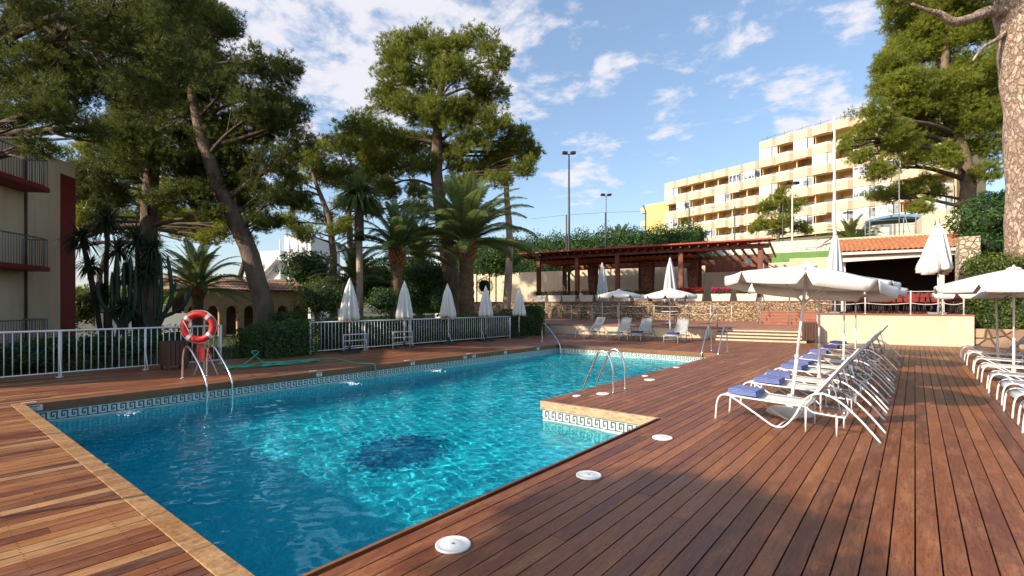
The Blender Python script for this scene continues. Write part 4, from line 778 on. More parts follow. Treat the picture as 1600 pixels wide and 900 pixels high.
q.tube(coil(400, 573, .28, .75, 5, 0), .016, 6); q.tube(coil(455, 569, .22, .85, 4, 1), .016, 6)
a_, b_, c_ = P(372, 575), P(398, 571), P(350, 569)
q.tube(catmull([(c_[0], c_[1], .02), (a_[0], a_[1], .02), (b_[0], b_[1]+.1, .35), (b_[0]+.1, b_[1]-.12, .38), (b_[0]+.1, b_[1]+.3, .05), (P(470, 568)[0], P(470, 568)[1], .02)], 7), .016, 6)
q.build('coil', 'hose_green', hs); q = MB(); s0, e0 = P(482, 563), PX(586, XL+.07)
q.tube(catmull([(s0[0], s0[1], .02), (P(520, 561)[0], P(520, 561)[1], .02), (e0[0]-.7, e0[1]-.15, .02), (e0[0]-.15, e0[1]-.03, .04), (e0[0], e0[1], -.02), (e0[0]+.02, e0[1]+.02, -.5)], 8), .016, 7); q.build('free_end', 'hose_green', hs)
# round skimmer lids
LD = ('nearest the camera on the right deck', 'second along the near pool edge', 'third along the near pool edge', 'by the feet of the deck corner ladder', 'large one beyond the deck corner ladder', 'small one at the deck corner', 'small one beyond the deck corner ladder', 'farthest one on the right deck')
for k, (px, py, r_) in enumerate(((708, 853, .125), (920, 744, .125), (1035, 685, .125), (942, 616, .12), (1015, 594, .12), (901, 619.3, .075), (1008, 588, .075), (1057, 574.5, .09))):
    p = P(px, py); t_ = thing('skimmer_lid', (p[0], p[1], .002), 'round white pool lid set in the deck, '+LD[k], 'lid', 'white lids in the deck'); q = MB(); q.lathe([(r_, 0), (r_, .012), (r_*.96, .016), (r_*.9, .012), (r_*.55, .012), (r_*.5, .015), (r_*.12, .015)], 36, cap=True); q.build('disc', 'lid_white', t_)
    q = MB(); q.lathe([(r_*.1, .0152), (r_*.1, .018)], 12); q.build('screw', 'grey_metal', t_)
# depth plaques on the coping
PLQ = ('at the near left corner', 'by the green hose', 'before the second closed parasol', 'left one of a pair', 'right one of a pair', 'before the fourth closed parasol', 'near the far left corner')
for k, px in enumerate((55, 499, 645, 727, 741, 790, 841)):
    p = PX(px, XL+.034); t_ = thing('pool_plaque', (XL+.033, p[1], -.07), 'small white marker plaque on the left pool edge, '+PLQ[k], 'plaque', 'marker plaques on the pool edge'); q = MB(); ww = .19 if k == 0 else .15
    q.cbox((0, 0, 0), (.006, ww, .1)); q.build('plate', 'sticker_white', t_); q = MB(); q.cbox((.005, -ww*.25, .028), (.003, ww*.22, .018)); q.cbox((.005, ww*.1, .028), (.003, ww*.42, .014)); q.tube([(.006, .0+.022*math.cos(a), -.018+.02*math.sin(a)) for a in [k_*.6 for k_ in range(11)]], .004, 5); q.build('mark', 'sticker_ink', t_)
    if k in (0, 1, 2, 4): q = MB(); q.cbox((XL-.17, p[1]-.05, .008), (.05, .18, .006)); single(q, 'edge_marker', 'sticker_white', 'thin white marker strip on the coping above the plaque '+PLQ[k], 'marker', 'white strips on the coping')
# foam of the pool jets
for k, (px, py, ln) in enumerate(((182, 640, 1.0), (522, 595, 1.3), (655, 577, 1.2), (748, 561, 1.2), (1015, 553, .9), (900, 545, .9))):
    p = P(px, py, ZW); q = MB(); dx, dy = (1, .12) if k < 4 else (.1, -1)
    for j in range(130):
        f = random.random(); x = p[0]+dx*ln*(f-.3)+random.gauss(0, .07)*(.6+f); y = p[1]+dy*ln*(f-.3)+random.gauss(0, .07)*(.6+f); q.blob((x, y, ZW+.003), random.uniform(.01, .05)*(1.15-f*.7), 7, 4, (1.4, 1, .5), .25)
    tag(q.build('foam', 'foam'), 'white foam where a pool jet breaks the surface', 'foam', kind='stuff')
# ---------------------------------------------------------------- left building
lbd = thing('annex_building', W(-18.5, 21.2), 'cream building with red vertical stripe and three balconies', 'building', world=True)
fd = (-.213, .977); 
def FB(s, d, z): # s back along facade from the far corner, d outwards
    return W(-18.5-fd[0]*s+fd[1]*d, 21.2-fd[1]*s-fd[0]*d*-1*-1, z)
q = MB(); q.box(0, 14.5, -9, 0, -.6, 7.45, FB); q.build('wall', 'facade_cream', lbd)
q = MB(); q.box(-.002, .95, -.5, .012, -.6, 7.0, FB); q.build('red_stripe', 'facade_red', lbd)
q = MB(); q.box(-.02, 14.6, -9.1, .02, 7.45, 7.55, FB); q.build('roof_edge', 'facade_cream', lbd)
for k, z in enumerate((.15, 3.05, 5.95)):
    q = MB(); q.add([FB(s_, d_, z_) for (s_, d_) in ((3.0, 0), (3.0, .85), (3.7, 1.0), (13, 1.0), (13, 0)) for z_ in (z-.16, z)], [(0, 2, 4, 6, 8), (9, 7, 5, 3, 1)]+[(2*i, 2*i+1, (2*i+3) % 10, (2*i+2) % 10) for i in range(5)]); bal = q.build('balcony', 'facade_red', lbd)
    q = MB(); pth = [(3.05, .05), (3.05, .8), (3.7, .95), (12.9, .95)]
    for (s0_, d0_), (s1_, d1_) in zip(pth, pth[1:]):
        q.tube([FB(s0_, d0_, z+1.0), FB(s1_, d1_, z+1.0)], .025, 6); n = max(2, int(math.hypot(s1_-s0_, d1_-d0_)/.12))
        for j in range(n+1): f = j/n; q.tube([FB(s0_+(s1_-s0_)*f, d0_+(d1_-d0_)*f, z), FB(s0_+(s1_-s0_)*f, d0_+(d1_-d0_)*f, z+1.0)], .010, 4)
    tag(q.build('railing', 'grey_metal', bal)); 
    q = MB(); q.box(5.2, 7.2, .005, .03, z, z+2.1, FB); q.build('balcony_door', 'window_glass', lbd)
q = MB(); q.tube([FB(2.9, .04, 0), FB(2.9, .04, 7.3)], .045, 8); q.build('downpipe', 'bark_dark', lbd)
# ---------------------------------------------------------------- arcade pavilion and white house
ar = thing('arcade_building', PT(400, 475, 36)[:2]+(-.5,), 'low sandstone arcade with round arches and old tiled roof', 'building', world=True)
c0 = Vector(W((288-800)/F*33, 33)); c1 = Vector(W((500-800)/F*40, 40)); dv = (c1-c0); ln = dv.length; dv.normalize(); nv = Vector((dv.y, -dv.x, 0))
if nv.dot(Vector(W(0, -1))) < 0: nv = -nv
def AR(u_, d, z): p = c0+dv*u_+nv*d; return (p.x, p.y, z)
q = MB(); zb, zs, zt_ = -.55, 1.2, 2.75; nA = 8; pw = ln/nA; rw = pw*.34
for k in range(nA):
    u0 = k*pw; cx = u0+pw/2
    q.box(u0, cx-rw, -.5, 0, zb, zs, AR); q.box(cx+rw, u0+pw, -.5, 0, zb, zs, AR); m_ = 8
    for j in range(m_):
        a0, a1 = math.pi*j/m_, math.pi*(j+1)/m_; x0, x1 = cx-rw*math.cos(a0), cx-rw*math.cos(a1); z0, z1 = zs+rw*math.sin(a0), zs+rw*math.sin(a1)
        q.add([AR(x0, 0, z0), AR(x1, 0, z1), AR(x1, 0, zt_), AR(x0, 0, zt_), AR(x0, -.5, z0), AR(x1, -.5, z1)], [(0, 1, 2, 3), (0, 4, 5, 1)])
    for xx in (u0, cx+rw): 
        wdt = cx-rw-u0 if xx == u0 else u0+pw-cx-rw; q.add([AR(xx, 0, zs), AR(xx+wdt, 0, zs), AR(xx+wdt, 0, zt_), AR(xx, 0, zt_)], [(0, 1, 2, 3)])
    q.box(cx-rw-.12, cx-rw+.0, -.52, .05, zs-.14, zs, AR); q.box(cx+rw, cx+rw+.12, -.52, .05, zs-.14, zs, AR)
q.build('arcade_wall', 'sandstone', ar); q = MB(); q.box(0, ln, -3.0, -2.8, zb, zt_, AR); q.box(0, ln, -2.8, -.55, zt_-.1, zt_, AR); q.build('back_wall', 'bark_dark', ar)  # dark back wall colour stands for the shade inside the arches
q = MB(); uu_ = -.4
while uu_ < ln+.4:
    for j in range(5):
        y0 = .45-j*.7; z0 = zt_-.08+j*.2; pts = [(uu_+.24*k/4, .06*math.sin(math.pi*k/4)) for k in range(5)]; q.add([AR(x, y0, z0+z+.03) for x, z in pts]+[AR(x, y0-.74, z0+.2+z) for x, z in pts], [(k, k+1, 6+k, 5+k) for k in range(4)])
    uu_ += .25
q.build('roof_tiles', 'roof_tile_old', ar); q = MB(); q.add([AR(-.4, .4, zt_-.1), AR(ln+.4, .4, zt_-.1), AR(ln+.4, -3, zt_+.85), AR(-.4, -3, zt_+.85), AR(-.4, -4.6, zt_-.1), AR(ln+.4, -4.6, zt_-.1)], [(0, 1, 2, 3), (3, 2, 5, 4), (0, 3, 4), (1, 5, 2), (0, 4, 5, 1)]); q.build('roof', 'roof_tile_old', ar)
wh = thing('white_house', PT(440, 475, 75)[:2]+(-.5,), 'white house with outside stairs and battlements behind the arcade', 'building', world=True)
def WH(u_, d, z): p = Vector(PT(407, 475, 75)); r_ = Vector(W(.9, -.25)); r_.normalize(); f_ = Vector((-r_.y, r_.x, 0)); f_ = f_ if f_.dot(Vector(W(0, 1))) > 0 else -f_; p = p+r_*u_+f_*d; return (p.x, p.y, z)
q = MB(); q.box(0, 3.6, 0, 8, -.5, 9.6, WH); q.box(3.6, 8.2, .8, 8, -.5, 11.6, WH); q.box(-6, 0, 1, 8, -.5, 6.2, WH)
for k in range(7): q.box(3.6+k*.66, 3.95+k*.66, .8, 1.1, 11.6, 12.1, WH)
q.build('wall', 'house_white', wh)
for (u_, d, z, w_, h) in ((.5, -.02, 6.5, .9, 1.5), (2.2, -.02, 6.6, .8, 1.3), (.5, -.02, 3.6, .9, 1.5), (2.2, -.02, 3.6, .8, 1.3), (4.3, .78, 8.4, .8, 1.5), (6.6, .78, 8.6, .7, 1.6), (6.4, .78, 4.7, .8, 1.5), (4.4, .78, 4.5, 1.1, 1.8), (-3, .98, 3.6, 1, 1.4)):
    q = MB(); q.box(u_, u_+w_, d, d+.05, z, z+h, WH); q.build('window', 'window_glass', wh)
q = MB(); q.beam(WH(.2, -.6, 5.4), WH(3.5, -.6, 8.2), .9, .25); q.beam(WH(3.4, .2, 8.2), WH(8.2, .2, 8.2), .9, .25); q.beam(WH(3.4, .2, 4.2), WH(8.2, .2, 4.2), .9, .25); q.build('stairs', 'house_white', wh)
q = MB()
for u_ in (3.6, 5.1, 6.6, 8.1): q.box(u_-.1, u_+.1, -.2, .0, -.5, 11.2, WH)
q.build('column', 'house_white', wh)
wb = MB(); wb.add([], []); 
for (px0, px1, t0, z1, nm) in ((150, 288, 30, 1.2, 0),): p0 = Vector(W((px0-800)/F*t0, t0)); p1 = Vector(W((px1-800)/F*t0, t0+2)); wb.beam((p0.x, p0.y, .3), (p1.x, p1.y, .3), .3, 1.6)
single(wb, 'low_wall', 'house_white', 'low white garden wall behind the cactus and the leaning pine', 'wall')
pb = thing('pale_building', PT(770, 475, 62)[:2]+(0,), 'pale building glimpsed between the palm and the green hedge', 'building', world=True)
q = MB(); p0, p1 = Vector(W((690-800)/F*62, 62)), Vector(W((800-800)/F*66, 66)); q.beam((p0.x, p0.y, 4), (p1.x, p1.y, 4), 6, 11.5); q.build('wall', 'house_white', pb)
q = MB(); d_ = (p1-p0).normalized(); nn = Vector((d_.y, -d_.x, 0)); nn = nn if nn.dot(Vector(W(0, -1))) > 0 else -nn
for u_ in (1.0, 2.8, 4.6, 6.4, 8.0):
    for z in (5.2, 8.2): c = p0+d_*u_+nn*3.02; q.cbox((c.x, c.y, z-.3), (1.1, .06, 1.5), math.atan2(d_.y, d_.x))
q.build('window', 'window_glass', pb)
# ---------------------------------------------------------------- hotel on the hill
ht = thing('hotel', W(30.7, 98, 12), 'long cream hotel with stepped rows of angular balconies on the hill', 'building', world=True)
ho = Vector(W(30.7, 98)); hd = Vector(W(.553, -.833)); hd.normalize(); hn = Vector((-hd.y, hd.x, 0)); hn = hn if hn.dot(Vector(W(-1, -1))) > 0 else -hn
def HT(u_, d, z): p = ho+hd*u_+hn*d; return (p.x, p.y, z)
NB, BW, FH, Z5 = 16, 2.72, 2.93, 25.1
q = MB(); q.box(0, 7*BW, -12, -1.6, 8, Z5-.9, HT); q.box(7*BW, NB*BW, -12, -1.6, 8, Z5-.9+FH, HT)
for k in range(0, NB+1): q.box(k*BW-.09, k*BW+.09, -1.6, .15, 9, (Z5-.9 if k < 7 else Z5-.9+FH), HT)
q.build('wall', 'hotel_bounce_ochre', ht)
q = MB(); q.box(-.1, 7*BW, -12, -.4, Z5-.9, Z5-.75, HT); q.box(7*BW, NB*BW, -12, -.4, Z5-.9+FH, Z5-.75+FH, HT); q.build('roof', 'hotel_cream', ht)
wins = 0
for k in range(NB):
    top = 0 if k < 7 else 1; j = -top
    for lv in range(6+top):
        z = Z5-1.0+top*FH-lv*FH; u0 = k*BW; dp = 1.25; ch = .62
        if z < 9.5 or (k < 7 and z < 12): continue
        pl = [(u0+.04, -.1), (u0+.04, dp), (u0+BW-ch, dp), (u0+BW-.04, dp-.62), (u0+BW-.04, -.1)]
        q = MB(); nn = len(pl)
        zl, zu = z-.28, z+1.0
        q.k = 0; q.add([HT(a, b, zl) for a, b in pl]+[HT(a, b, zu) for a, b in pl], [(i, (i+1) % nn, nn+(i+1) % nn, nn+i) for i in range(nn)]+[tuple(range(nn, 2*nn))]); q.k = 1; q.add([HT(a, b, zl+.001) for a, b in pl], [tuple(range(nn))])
        if lv:
            q.k = 2; ps = [(u0+.1, dp-.05), (u0+BW-ch-.03, dp-.05), (u0+BW-.1, dp-.6)]
            for (a0, b0), (a1, b1) in zip(ps, ps[1:]): q.beam(HT(a0, b0, zu+.24), HT(a1, b1, zu+.24), .07, .09); q.beam(HT(a0, b0, zu+.07), HT(a1, b1, zu+.07), .03, .12)
        q.build('balcony', ['hotel_cream', 'hotel_bounce_ochre', 'white_metal'], ht)
        if lv:
            if random.random() < .34 and wins < 95:    # glazed-in balcony
                q = MB(); q.k = 0; gp = [(u0+.08, dp-.06), (u0+BW-ch-.02, dp-.06), (u0+BW-.09, dp-.62)]
                for (a0, b0), (a1, b1) in zip(gp, gp[1:]):
                    q.k = 1; q.beam(HT(a0, b0, zu+.75), HT(a1, b1, zu+.75), .03, 1.45); q.k = 0; m_ = 3 if a1-a0 > 1 else 1
                    for i in range(m_+1): f = i/m_; q.beam(HT(a0+(a1-a0)*f, b0+(b1-b0)*f, zu), HT(a0+(a1-a0)*f, b0+(b1-b0)*f, zu+1.62), .08, .08)
                    q.beam(HT(a0, b0, zu+1.5), HT(a1, b1, zu+1.5), .08, .14)
                q.build('window', ['white_metal', random.choice(('window_glass', 'window_glass', 'hotel_awning'))], ht); wins += 1
            elif wins < 95:
                q = MB(); q.k = 1; q.box(u0+.5, u0+BW-.6, -1.6, -1.55, z+.1, z+2.1, HT); q.k = 0
                for uu2 in (u0+.5, u0+1.3, u0+BW-.64): q.box(uu2, uu2+.14, -1.55, -1.45, z+.1, z+2.1, HT)
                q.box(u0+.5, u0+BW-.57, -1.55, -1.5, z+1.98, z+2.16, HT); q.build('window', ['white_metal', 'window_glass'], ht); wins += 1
                if random.random() < .2: q = MB(); q.beam(HT(u0+.2, dp-.1, zu+1.45), HT(u0+BW-ch, dp-.1, zu+1.45), .7, .12); q.build('awning', random.choice(('hotel_awning', 'hotel_awning', 'red_paint')), ht)
q = MB()
for k in (7, 8, 9, 10, 11, 12):
    u_ = k*BW+.4; q.beam(HT(u_, -.6, Z5+FH+.1), HT(u_, -.6, Z5+FH+1.3), .05, .05); q.beam(HT(u_-1, -.6, Z5+FH+.9), HT(u_+1.4, -.6, Z5+FH+1.0), .04, .04)
q.box(7*BW+.2, 7*BW+1.1, -1.2, -.5, Z5+FH, Z5+FH+.55, HT); q.build('roof_fittings', 'dark_post', ht)
# yellow end block
yb = thing('yellow_block', PT(1020, 475, 100)[:2]+(12,), 'plain yellow end block left of the cream hotel', 'building', world=True)
pA_, pB_ = Vector(W((1009-800)/F*102, 102)), Vector(W((1043-800)/F*98.5, 98.5)); ax = (pB_-pA_); lx = ax.length; ax.normalize(); nx_ = Vector((-ax.y, ax.x, 0)); nx_ = nx_ if nx_.dot(Vector(W(0, 1))) > 0 else -nx_
def YB_(u_, d, z): p = pA_+ax*u_+nx_*d; return (p.x, p.y, z)
q = MB(); q.box(0, lx+.3, 0, 12, 8, 21.6, YB_); q.build('wall', 'hotel_yellow', yb)
q = MB(); q.box(-.1, lx+.3, -.05, 12, 21.6, 21.9, YB_); q.build('roof_edge', 'hotel_cream', yb)
for z in (12, 14.9, 17.8, 20.6): q = MB(); q.box(-1.3, 0, .2, 5, z-.2, z+.9, YB_); q.build('balcony', 'hotel_cream', yb)
# ---------------------------------------------------------------- posts, floodlights, court fence
def flood(px, ptop, t, mat, label, r=.1, heads=True, zb=1.9):
    top = PT(px, ptop, t); t_ = thing('floodlight_mast', (top[0], top[1], zb), label, 'lamp post', 'tall masts behind the pergola'); h = top[2]-zb
    q = MB(); q.tube([(0, 0, 0), (0, 0, h*.45), (0, 0, h)], [r, r*.9, r*.55], 8); q.build('mast', mat, t_)
    if heads:
        rx = Vector(W(1, 0)); q = MB(); q.beam(rx*-.38+Vector((0, 0, h)), rx*.38+Vector((0, 0, h)), .05, .05); q.build('crossarm', mat, t_)
        for s_ in (-1, 1): q = MB(); q.beam(rx*s_*.12+Vector((0, 0, h+.1)), rx*s_*.62+Vector((0, 0, h+.14)), .34, .26); q.build('lamp_head', 'black_metal', t_, bevel=.05)
flood(889, 241, 46, 'dark_post', 'tallest dark floodlight mast with twin lamps left of the hotel', .13)
flood(947, 306, 58, 'grey_metal', 'shorter twin lamp mast between tall mast and yellow block', .11)
flood(1238, 288, 48, 'pale_post', 'pale lamp mast with twin heads before the small pine', .11)
flood(1304, 182, 30, 'pale_post', 'tallest pale pole rising behind the closed grey parasol', .10, False)
flood(885, 355, 46, 'dark_post', 'short dark pole with a small lamp beside the tallest mast', .05, False)
nf = thing('court_fence', B(0, 27, 6), 'tall mesh fence posts with a top cable behind the pergola', 'fence', world=True); tops = []
for px, py, bent in ((885, 336, 0), (946, 332, 0), (1009, 330, 1), (1077, 325, 0), (1148, 323, 0), (1223, 320, 0), (745, 375, 0), (765, 372, 0), (775, 370, 0), (1303, 318, 0)):
    t = 47; a = PT(px, py, t); q = MB(); pts = [(a[0], a[1], 5 if px > 800 else 1), (a[0], a[1], a[2])]
    if bent: pts.append(tuple(Vector(PT(px-4, py-9, t)))); 
    q.tube(pts, .06, 6); q.build('post', 'dark_post', nf)
    if px > 800: tops.append(a)
tops.sort(key=lambda p: p[0]*CA+p[1]*SA); q = MB(); q.tube([PT(830, 342, 47)]+tops, .012, 4); q.build('cable', 'wire', nf)
# ---------------------------------------------------------------- trees
NF = [0]
def nearest(path, p):
    best = None
    for i in range(len(path)-1):
        for k in range(7):
            f = k/6; q = Vector(path[i][:3]).lerp(Vector(path[i+1][:3]), f); d = (q-p).length+(1.2 if q.z > p.z+.5 else 0)-.25*q.z*0
            if best is None or d < best[0]: best = (d, q, path[i][3]*(1-f)+path[i+1][3]*f)
    return best[1], best[2]
def pine(path, lobes, label, needles='pine_needles', bark='bark', dens=5, ln=.3, wd=.035, nb=11, group='pines around the pool', sub=9, limb=.5, lowest=None, twigs=True, subr=None):
    base = path[0][:3]; t_ = thing('pine_tree', base, label, 'tree', group, world=True)
    q = MB(); pts = []; rs = []
    for i in range(len(path)-1):
        for k in range(4): f = k/4; pts.append(Vector(path[i][:3]).lerp(Vector(path[i+1][:3]), f)+Vector((random.uniform(-.05, .05), random.uniform(-.05, .05), 0))*(path[i][3]*1.2)); rs.append(path[i][3]*(1-f)+path[i+1][3]*f)
    pts.append(Vector(path[-1][:3])); rs.append(path[-1][3]); q.tube(pts, rs, 14, jit=.06); q.build('trunk', bark, t_)
    q = MB()
    for li, (c, r) in enumerate(lobes):
        if li >= 18 and li % 4: continue
        c = Vector(c); rr = r if not hasattr(r, '__len__') else r[0]; s_, r0 = nearest(path, c-Vector((0, 0, rr*.5))); L_ = (c-s_).length; r1 = min(r0*.6, .035+.022*L_)
        mid = s_.lerp(c, .45)+Vector((random.uniform(-.1, .1)*L_, random.uniform(-.1, .1)*L_, random.uniform(-.02, .12)*L_))
        pp = catmull([s_, mid, c], 5); q.tube(pp, [r1*(1-.75*i/(len(pp)-1)) for i in range(len(pp))], 7, jit=.05)
        for j in range(6 if twigs else 3):
            st_ = mid.lerp(c, random.random()); e_ = c+Vector([random.gauss(0, 1) for _ in range(3)]).normalized()*rr*random.uniform(.6, .95); m2 = st_.lerp(e_, .5)+Vector((0, 0, random.uniform(-.15, .2)*rr)); q.tube(catmull([st_, m2, e_], 3), [r1*.35, r1*.32, r1*.28, r1*.22, r1*.16, r1*.1, .012][:7], 5)
    q.build('limbs', 'bark_dark' if bark != 'bark_plates' else bark, t_)
    V, ti = tufts(lobes, dens*2.0, ln*.68, wd*1.0, nb, sub=int(sub*2.6), subr=(.2, .36), up=.6); NF[0] += len(ti); soup('crown', V, 3, ti, needles, t_)
    return t_
def pl(lst, t, dt=1.0, k=1.0):     # lobes from photo outline: (px, py, radius px[, depth offset])
    out = []
    for e_ in lst:
        tt_ = t+(e_[3] if len(e_) > 3 else random.uniform(-dt, dt)); out.append((PT(e_[0], e_[1], tt_), e_[2]/F*tt_*k))
    return out
def fill(x0, x1, y0, y1, n, r, t, dt):
    return [(PT(random.uniform(x0, x1), random.uniform(y0, y1), t+random.uniform(-dt, dt)), r/F*t*random.uniform(.8, 1.15)) for _ in range(n)]
def path(lst, t): return [PT(x, y, t)+(r,) for x, y, r in lst]
# middle pine
pine([PT(708, 497, 32)[:2]+(-.5, .62)]+path([(706, 440, .56), (700, 400, .50), (690, 340, .44), (682, 270, .38), (684, 200, .3), (690, 130, .2), (695, 80, .1)], 32),
     pl([(655, 60, 34), (625, 90, 36), (690, 95, 40), (610, 130, 34), (665, 130, 42), (740, 65, 38), (770, 95, 36), (720, 120, 42), (770, 140, 34), (745, 170, 36), (640, 170, 40), (690, 185, 44), (600, 160, 30), (770, 190, 34), (800, 215, 34), (826, 235, 26), (820, 262, 26), (785, 245, 32), (575, 190, 30), (560, 220, 34), (545, 200, 22), (600, 210, 38), (640, 225, 38), (585, 250, 34), (620, 265, 32), (660, 255, 28), (735, 225, 36), (750, 265, 34), (715, 290, 30), (780, 280, 26), (690, 240, 30), (650, 300, 24), (600, 290, 24), (575, 275, 20)], 32, 2.4, 1.08)+fill(610, 790, 70, 260, 14, 34, 33, 2.4),
     'tall broad pine in the centre of the garden beyond the fence', dens=6.5, ln=.34, wd=.036, nb=11)
pine([PT(790, 470, 37)[:2]+(0, .32)]+path([(797, 380, .26), (792, 310, .22), (790, 270, .16)], 37), pl([(822, 250, 24), (800, 235, 28), (835, 240, 16), (780, 262, 22), (760, 330, 14)], 37, 1, 1.0), 'slim pale barked pine just right of the tall centre pine', dens=6, ln=.34, bark='bark_pale')
# pines of the left grove
pine([PT(417, 512, 22)[:2]+(-.5, .45)]+path([(412, 480, .42), (392, 400, .37), (362, 330, .34), (340, 290, .31), (318, 220, .26), (300, 150, .18), (300, 90, .1)], 22),
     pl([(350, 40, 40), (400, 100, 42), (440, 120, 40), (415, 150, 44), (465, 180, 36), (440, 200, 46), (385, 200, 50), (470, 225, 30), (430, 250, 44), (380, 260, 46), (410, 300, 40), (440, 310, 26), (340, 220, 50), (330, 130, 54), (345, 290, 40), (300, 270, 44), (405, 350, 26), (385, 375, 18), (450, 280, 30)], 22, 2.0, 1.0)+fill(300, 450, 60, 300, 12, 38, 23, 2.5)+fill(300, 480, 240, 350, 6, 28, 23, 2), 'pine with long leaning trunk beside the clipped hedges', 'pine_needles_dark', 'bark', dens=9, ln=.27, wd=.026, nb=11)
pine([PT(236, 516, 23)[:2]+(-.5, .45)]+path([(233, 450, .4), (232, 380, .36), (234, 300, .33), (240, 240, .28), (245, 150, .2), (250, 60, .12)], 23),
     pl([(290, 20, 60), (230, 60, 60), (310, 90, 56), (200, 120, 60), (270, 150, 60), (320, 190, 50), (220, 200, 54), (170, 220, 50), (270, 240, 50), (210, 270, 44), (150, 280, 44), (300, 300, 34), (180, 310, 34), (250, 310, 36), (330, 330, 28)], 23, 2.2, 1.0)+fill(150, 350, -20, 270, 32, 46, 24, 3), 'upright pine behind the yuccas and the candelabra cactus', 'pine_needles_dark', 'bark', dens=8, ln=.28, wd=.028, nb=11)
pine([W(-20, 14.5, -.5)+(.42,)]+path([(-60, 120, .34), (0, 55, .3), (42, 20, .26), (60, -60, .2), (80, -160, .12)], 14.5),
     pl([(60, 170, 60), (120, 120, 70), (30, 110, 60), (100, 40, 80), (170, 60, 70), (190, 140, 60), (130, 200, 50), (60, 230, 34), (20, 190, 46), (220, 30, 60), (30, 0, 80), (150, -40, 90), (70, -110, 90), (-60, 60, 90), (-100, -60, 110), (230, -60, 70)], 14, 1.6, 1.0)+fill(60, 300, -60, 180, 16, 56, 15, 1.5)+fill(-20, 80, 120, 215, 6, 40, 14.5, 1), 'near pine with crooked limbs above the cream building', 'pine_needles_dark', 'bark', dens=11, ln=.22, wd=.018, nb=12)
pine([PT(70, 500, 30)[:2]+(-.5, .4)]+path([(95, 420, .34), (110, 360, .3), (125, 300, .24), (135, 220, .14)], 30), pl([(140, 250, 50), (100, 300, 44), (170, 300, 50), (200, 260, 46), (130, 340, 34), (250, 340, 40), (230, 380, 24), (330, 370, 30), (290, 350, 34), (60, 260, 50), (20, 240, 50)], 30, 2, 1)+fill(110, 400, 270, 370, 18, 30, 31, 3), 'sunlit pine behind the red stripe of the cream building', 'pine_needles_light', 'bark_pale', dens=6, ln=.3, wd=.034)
# lighter slim pines between
pine([PT(522, 500, 38)[:2]+(-.5, .3)]+path([(521, 400, .26), (515, 340, .22), (495, 290, .15), (485, 260, .1)], 38), pl([(480, 250, 32), (460, 280, 30), (500, 240, 30), (515, 275, 28), (470, 320, 28), (445, 300, 22), (505, 340, 24), (480, 365, 26), (540, 360, 20), (530, 320, 18), (450, 345, 20)], 38, 2, 1)+fill(450, 540, 240, 370, 6, 24, 39, 2), 'slim sunlit pine with forked trunk left of the fan palm', 'pine_needles_light', 'bark', dens=5, ln=.32, wd=.036)
pine([PT(548, 500, 41)[:2]+(-.5, .32)]+path([(548, 400, .26), (545, 330, .22), (550, 270, .14)], 41), pl([(545, 235, 34), (520, 225, 26), (575, 240, 34), (560, 280, 34), (600, 300, 30), (530, 265, 24), (585, 330, 20)], 41, 2, 1)+fill(520, 650, 225, 330, 9, 28, 42, 2), 'dark pine behind the fan palm', 'pine_needles_dark', 'bark', dens=6, ln=.34, wd=.038)
for k, (px, t) in enumerate(((300, 46), (370, 48), (150, 50))):
    pine([PT(px, 497, t)[:2]+(-.5, .3)]+path([(px+6, 430, .24), (px+20, 380, .18), (px+14, 340, .12)], t), pl([(px-20, 350, 34), (px+30, 335, 34), (px+10, 310, 30), (px+60, 345, 22), (px-45, 335, 22)], t, 2, 1), ('thin background pine behind the small palm', 'thin background pine above the arcade', 'thin background pine beside the red stripe')[k], 'pine_needles', 'bark_dark', dens=4, ln=.4, wd=.05, nb=9)
# right side
pine([PT(1520, 380, 40)[:2]+(5, .62)]+path([(1509, 325, .55), (1513, 290, .5), (1505, 240, .46), (1480, 180, .4), (1475, 120, .3), (1480, 40, .2), (1490, -40, .1)], 40),
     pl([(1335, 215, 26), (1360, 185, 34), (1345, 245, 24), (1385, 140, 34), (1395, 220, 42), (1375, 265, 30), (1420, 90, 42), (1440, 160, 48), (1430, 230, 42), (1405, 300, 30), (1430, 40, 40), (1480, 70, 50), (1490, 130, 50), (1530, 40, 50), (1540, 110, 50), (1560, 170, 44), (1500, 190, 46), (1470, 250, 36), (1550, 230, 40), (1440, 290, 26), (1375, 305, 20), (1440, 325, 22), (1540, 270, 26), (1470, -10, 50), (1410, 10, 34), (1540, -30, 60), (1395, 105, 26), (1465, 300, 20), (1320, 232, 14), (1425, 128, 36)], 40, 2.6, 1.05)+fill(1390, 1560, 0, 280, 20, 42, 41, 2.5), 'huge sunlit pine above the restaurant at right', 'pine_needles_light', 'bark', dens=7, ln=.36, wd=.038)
nb_ = pine([W(20.9, 20.2, .2)+(.78,)]+path([(1603, 400, .70), (1606, 300, .66), (1600, 200, .62), (1592, 100, .62), (1586, 20, .64), (1580, -60, .5), (1570, -160, .3)], 20.2),
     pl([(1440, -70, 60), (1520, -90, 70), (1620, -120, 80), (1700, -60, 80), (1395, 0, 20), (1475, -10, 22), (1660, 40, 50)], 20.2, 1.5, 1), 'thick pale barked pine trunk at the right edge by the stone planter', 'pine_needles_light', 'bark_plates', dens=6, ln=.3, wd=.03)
q = MB(); q.tube(catmull([PT(1582, 22, 20.2), PT(1545, 18, 20), PT(1520, 28, 19.8), PT(1490, 34, 19.6), PT(1470, 22, 19.5), PT(1448, 16, 19.4), PT(1425, 6, 19.3)], 5), [.26-.0072*i for i in range(31)], 9, jit=.05); q.tube(catmull([PT(1580, 40, 20.2), PT(1560, 60, 20), PT(1535, 75, 19.8), PT(1520, 95, 19.8)], 5), [.12-.006*i for i in range(16)], 7, jit=.05); q.build('side_limb', 'bark_plates', nb_)
